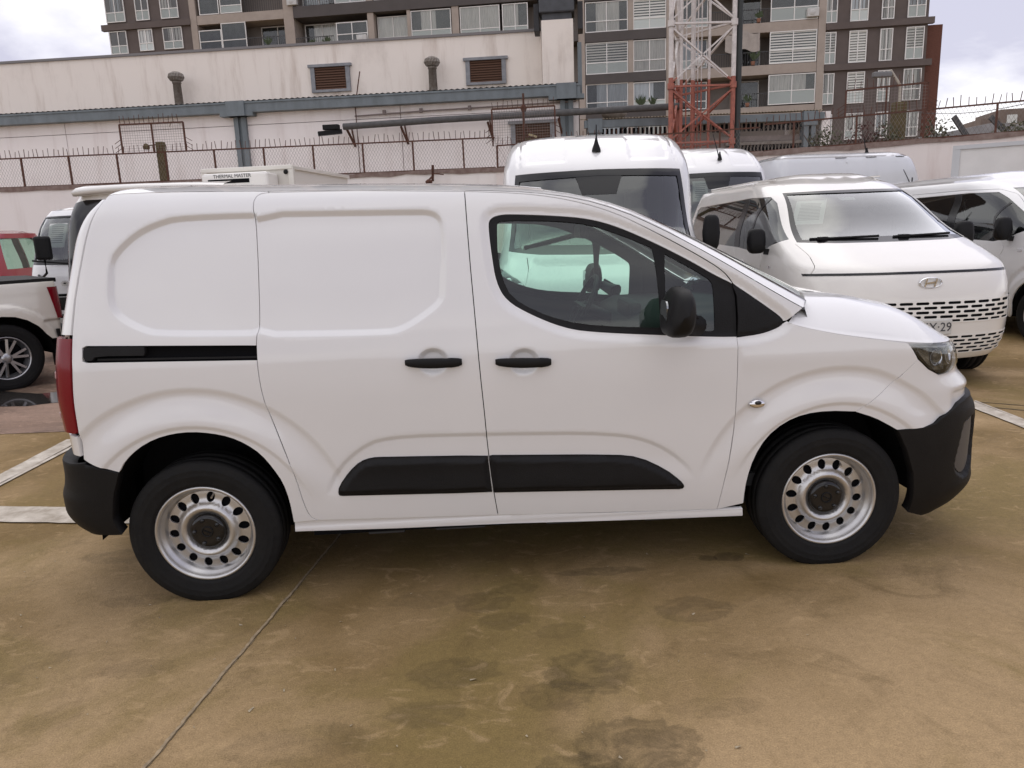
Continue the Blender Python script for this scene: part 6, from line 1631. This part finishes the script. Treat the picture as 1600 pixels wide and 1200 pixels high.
# ------------------------------------------------ refrigerated truck
t = thing('refrigerated_truck', 'white refrigerated truck with lettered cooling unit in front of the left fence', 'truck', (-3.36, 12.28, 0), R(-10.6))
mb = MB(); mb.bbox((-.95, 0, .8), (.95, 3.4, 2.93), .02); mb.build('box_body', mat('fridge_panel', (.70,.67,.61), .5), t)
for x in (-.95, .95):
    mb = MB(); mb.bbox((x-.06, -.03, .8), (x+.06, .06, 2.97), .01); mb.build('corner_trim', PEARL, t)
mb = MB(); mb.bbox((-1.0, -.04, 2.90), (1.0, .08, 2.99), .015); mb.bbox((.92, 0, 2.90), (1.0, 3.42, 2.98), .015); mb.bbox((-1.0, 0, 2.90), (-.92, 3.42, 2.98), .015); mb.build('top_trim', PEARL, t)
mb = MB(); mb.bbox((-.72, -.55, 2.30), (.68, -.02, 2.84), .05); cu_ = mb.build('cooling_unit', WHITE_BOUNCE, t)
mb = MB(); mb.box((-.58, -.56, 2.64), (.30, -.545, 2.72)); mb.build('air_slot', DARK, cu_)
for x in (-.5, -.1, .35):
    mb = MB(); mb.bbox((x, -.60, 2.42), (x+.28, -.54, 2.56), .02); mb.build('unit_cover', WHITE_BOUNCE, cu_)
text_mesh('THERMAL MASTER', .098, INK, 'unit_lettering', cu_, (-.06, -.553, 2.775), (1, 0, 0), (0, 0, 1), .002, stretch=1.0)
mb = MB(); mb.lathe([(-.05, .05), (-.06, .045), (-.06, 0)], 'Y', 16, (.86, 0, 2.85)); mb.build('marker_lamp', BLACKP, t)
mb = MB(); mb.bbox((-.86, -1.7, .5), (.86, -.08, 2.15), .12); cab_ = mb.build('cab', WHITE_BOUNCE, t)
mb = MB(); mb.box((-.74, -1.715, 1.30), (.74, -1.70, 1.95)); mb.build('windscreen', BLACKG, cab_)
mb = MB(); mb.bbox((-.80, -1.6, 2.15), (.80, -.7, 2.42), .10); mb.build('wind_deflector', WHITE_BOUNCE, cab_)
mb = MB(); mb.box((-.4, -1.4, .45), (.4, 3.3, .75)); mb.build('chassis', DARK, t)
for y in (-1.0, 2.3):
    for x in (-.80, .80):
        w_ = make_wheel(t, x, y, .36, .37, .21, .2, 'steel'); w_.rotation_euler = (0, 0, R(-90) if x < 0 else R(90))

# ------------------------------------------------ light truck, front towards us (left)
s = Body('light_truck', 'white light truck facing us with big black arm mirror and paper in its screen', 'truck', (-4.12, 6.5), R(-90), 4.6,
         [(.3,.74),(.6,.785),(1.0,.79),(1.3,.775),(1.9,.70),(2.05,.64),(2.12,.55)], [(.3,-.05),(.5,0),(1.0,-.03),(1.25,-.08),(1.32,-.12),(1.98,-.50),(2.06,-.62),(2.12,-.85)], 2.03, .07, lf=.35, nf=3.2, z0=.35, group=GRP)
wl = s.edge((.735,1.30), (.655,1.95), 8); wpoly = s.front([(0,1.28)]) + s.front([(0,1.96)]) + wl[::-1]
sd = s.side([(-.42,1.25),(-1.3,1.25),(-1.3,1.88),(-.72,1.88)]); s.holes = [clean(wpoly), sd]
s.Lc = 1.5
s.body([(-.75,.40)], h=.04)
s.put('windscreen', wpoly, GLASSW, -.006, rim=0, both=True, inset=-.004, h=.1); s.put('side_window', sd, GLASSD, -.008, rim=0, inset=-.004)
panel('windscreen_seal', s.S.P, wpoly, BLACKG, s.t, emb=lambda uv: -.002*np.ones(len(uv)), holes=[[(s.S.s1+.02,1.36),(s.S.s1+.02,1.93)] + [(a+.03,b_-.01) for a,b_ in s.edge((.72,1.37),(.66,1.94),8)[::-1]]], h=.05, inset=0, rim=0, both=True)
s.put('grille', s.front([(0,.68),(.60,.68),(.64,.86),(0,.86)]), BLACKG, .004, both=True)
s.put('chrome_bar', s.front([(0,.865),(.64,.865),(.64,.905),(0,.905)]), DARK, .006, both=True)
s.put('lower_intake', s.front([(0,.50),(.55,.50),(.60,.63),(0,.63)]), BLACKG, .004, both=True)
s.put('headlamp', s.front([(.66,.66),(.77,.66),(.77,.92),(.66,.90)]), STEEL, .006)
mb = MB(); mb.bbox((.012, -.42, .44), (.03, -.06, .575), .005); mb.build('number_plate', PLATE, s.t)
mb = MB()
for k in range(6):
    a = math.pi*k/6 + .2; mb.bar((.012, -.20 - .055*math.cos(a), 1.045 - .04*math.sin(a)), (.012, -.20 + .055*math.cos(a), 1.045 + .04*math.sin(a)), .014, .01)
mb.build('emblem', CHROME, s.t)
s.paper(s.S.F(.38, 1.70), .26, .36, 9)
mb = MB(); mb.bbox((-.06, -.52, 1.37), (.02, -.31, 1.68), .035); o = mb.build('door_mirror', BLACKP, s.t); o.location = (.30, .15, 0)
mb = MB(); mb.tube([(.28, -.27, 1.38), (.28, -.27, 1.20), (.16, -.42, 1.12), (-.12, -.60, 1.16)], .016, 8); mb.build('mirror_arm', BLACKP, s.t)
mb = MB(); mb.tube([(-.06, -.62, 1.36), (-.08, -.2, 1.31), (-.08, .3, 1.31)], .014, 6); mb.build('wiper', BLACKP, s.t)
mb = MB(); mb.grid([[(-.25, y, 1.22), (-.55, y, 1.22), (-.6, y, .8)] for y in (-.7, 0, .7)]); mb.build('dashboard', CABIN, s.t)
s.wheels((-.75, -3.5), .70, .34, .2, .2); s.seats(-1.2, .38, 1.0)

# ------------------------------------------------ pickup, tail at the left edge
NX, NY = -7.40, 1.97
s = Body('pickup', 'pearl-white pickup with black bed cover and alloy wheel cut off by the left edge', 'pickup', (NX, NY), R(228), 4.78,
         [(.3,.90),(.5,.945),(.8,.965),(1.0,.955),(1.15,.935),(1.17,.925),(1.26,.90)], [(.3,-.1),(.6,0),(.9,-.05),(1.1,-.3),(1.26,-.6)], 1.16, .01, lf=.7, lr=.18, nr=4, z0=.52, paint=PEARL, group=None)
def embp(uv):
    P = s.S.P(uv[:,0], uv[:,1]); d = np.zeros(len(uv))
    for cx in (-4.1, -.95):
        r_ = np.hypot(P[:,0] - cx, P[:,2] - .36); d += .040*sm((.60 - r_)/.06)*(r_ < .62)
    d -= .02*sm((.74 - uv[:,1])/.02)*sm((P[:,0] < -4.5)*1.0); return d
s.emb = embp
s.body([(-4.1,.49),(-.95,.47)], h=.03, skin=False)
s.put('tail_lamp', s.side([(-4.66,.74),(-4.60,1.10)]) + s.rear([(.80,1.10),(.80,.74)]), LAMPRED, .012, rim=.02, h=.02)
mb = MB(); mb.bbox((-4.88, -.90, .46), (-4.71, .90, .64), .05); mb.build('rear_bumper', BLACKP, s.t)
mb = MB(); mb.grid([[(x, y, 1.19 + .02*(1 - abs(y)/.9)) for y in np.linspace(-.88, .88, 7)] for x in (-3.4, -4.2, -4.73)]); mb.grid([[(x, sg*.885, z) for z in (1.15, 1.195)] for x in (-3.4, -4.2, -4.73) for sg in (1,)]); mb.grid([[(-4.735, y, z) for z in (1.15, 1.195)] for y in (-.88, .88)]); mb.build('bed_cover', BLACKP, s.t)
mb = MB()
for y in (-.78, .78): mb.tube([(-3.3, y*.8, 1.74), (-3.45, y*.92, 1.70), (-3.95, y, 1.28), (-4.05, y, 1.21)], .038, 10)
mb.tube([(-3.3, -.62, 1.74), (-3.3, .62, 1.74)], .038, 10); mb.build('roll_bar', ALLOY, s.t)
ch_ = MB(); ch_.grid([[(x, sg*y, z) for x, y, z in pr] for sg in (-1, 1) for pr in (((-1.35,.88,1.24),(-1.9,.72,1.78),(-3.1,.70,1.80),(-3.25,.80,1.24)),)], False); ch_.build('cab_frame', BLACKG, s.t)
mb = MB(); mb.bbox((-3.1, -.72, 1.76), (-1.85, .72, 1.83), .03); mb.build('cab_roof', PEARL, s.t)
s.wheels((-4.1, -.95), .85, .375, .235, .24, 6)
mb = MB(); mb.box((-4.66, .72, .18), (-4.63, .98, .62)); o = mb.build('mud_flap', BLACKP, s.t); mirror(o, s.t)

# ------------------------------------------------ red car beyond
s = Body('red_car', 'red car with dark windows half hidden at the left edge', 'car', (-11.22, 9.9), R(180), 4.6,
         [(.25,.84),(.6,.90),(.95,.90),(1.15,.87),(1.6,.76),(1.78,.66),(1.84,.56)], [(.25,-.1),(.6,0),(.9,-.15),(1.05,-.9),(1.78,-1.9),(1.84,-2.2)], 1.78, .07, lf=.7, Xr=[(.25,-4.55),(.7,-4.6),(1.0,-4.58),(1.8,-4.46)], paint=RED)
wa = s.side([(-3.0,1.12),(-3.92,1.14),(-3.88,1.71),(-3.1,1.72)]); wb = s.side([(-4.04,1.14),(-4.34,1.16),(-4.30,1.70),(-4.0,1.72)]); rwin = s.rear([(.66,1.18),(0,1.18),(0,1.70),(.58,1.70)]); wc = s.side([(-1.7,1.07),(-2.8,1.09),(-2.88,1.66),(-2.2,1.66)])
s.holes = [wa, wb, wc, rwin]; s.body([(-.9,.38),(-3.6,.38)], h=.05)
panel('rear_window', s.S.P, rwin, GLASSG, s.t, emb=lambda uv: -.008*np.ones(len(uv)), both=True, cut=s.S.s0, h=.06, rim=0, inset=-.004)
for w_ in (wa, wb, wc): s.put('side_window', w_, GLASSG, -.008, rim=0, inset=-.004)
s.seats(-2.6, .36, .85); s.seats(-3.5, .36, .85); s.wheels((-.9, -3.6), .78, .33, .2, .2, 5)
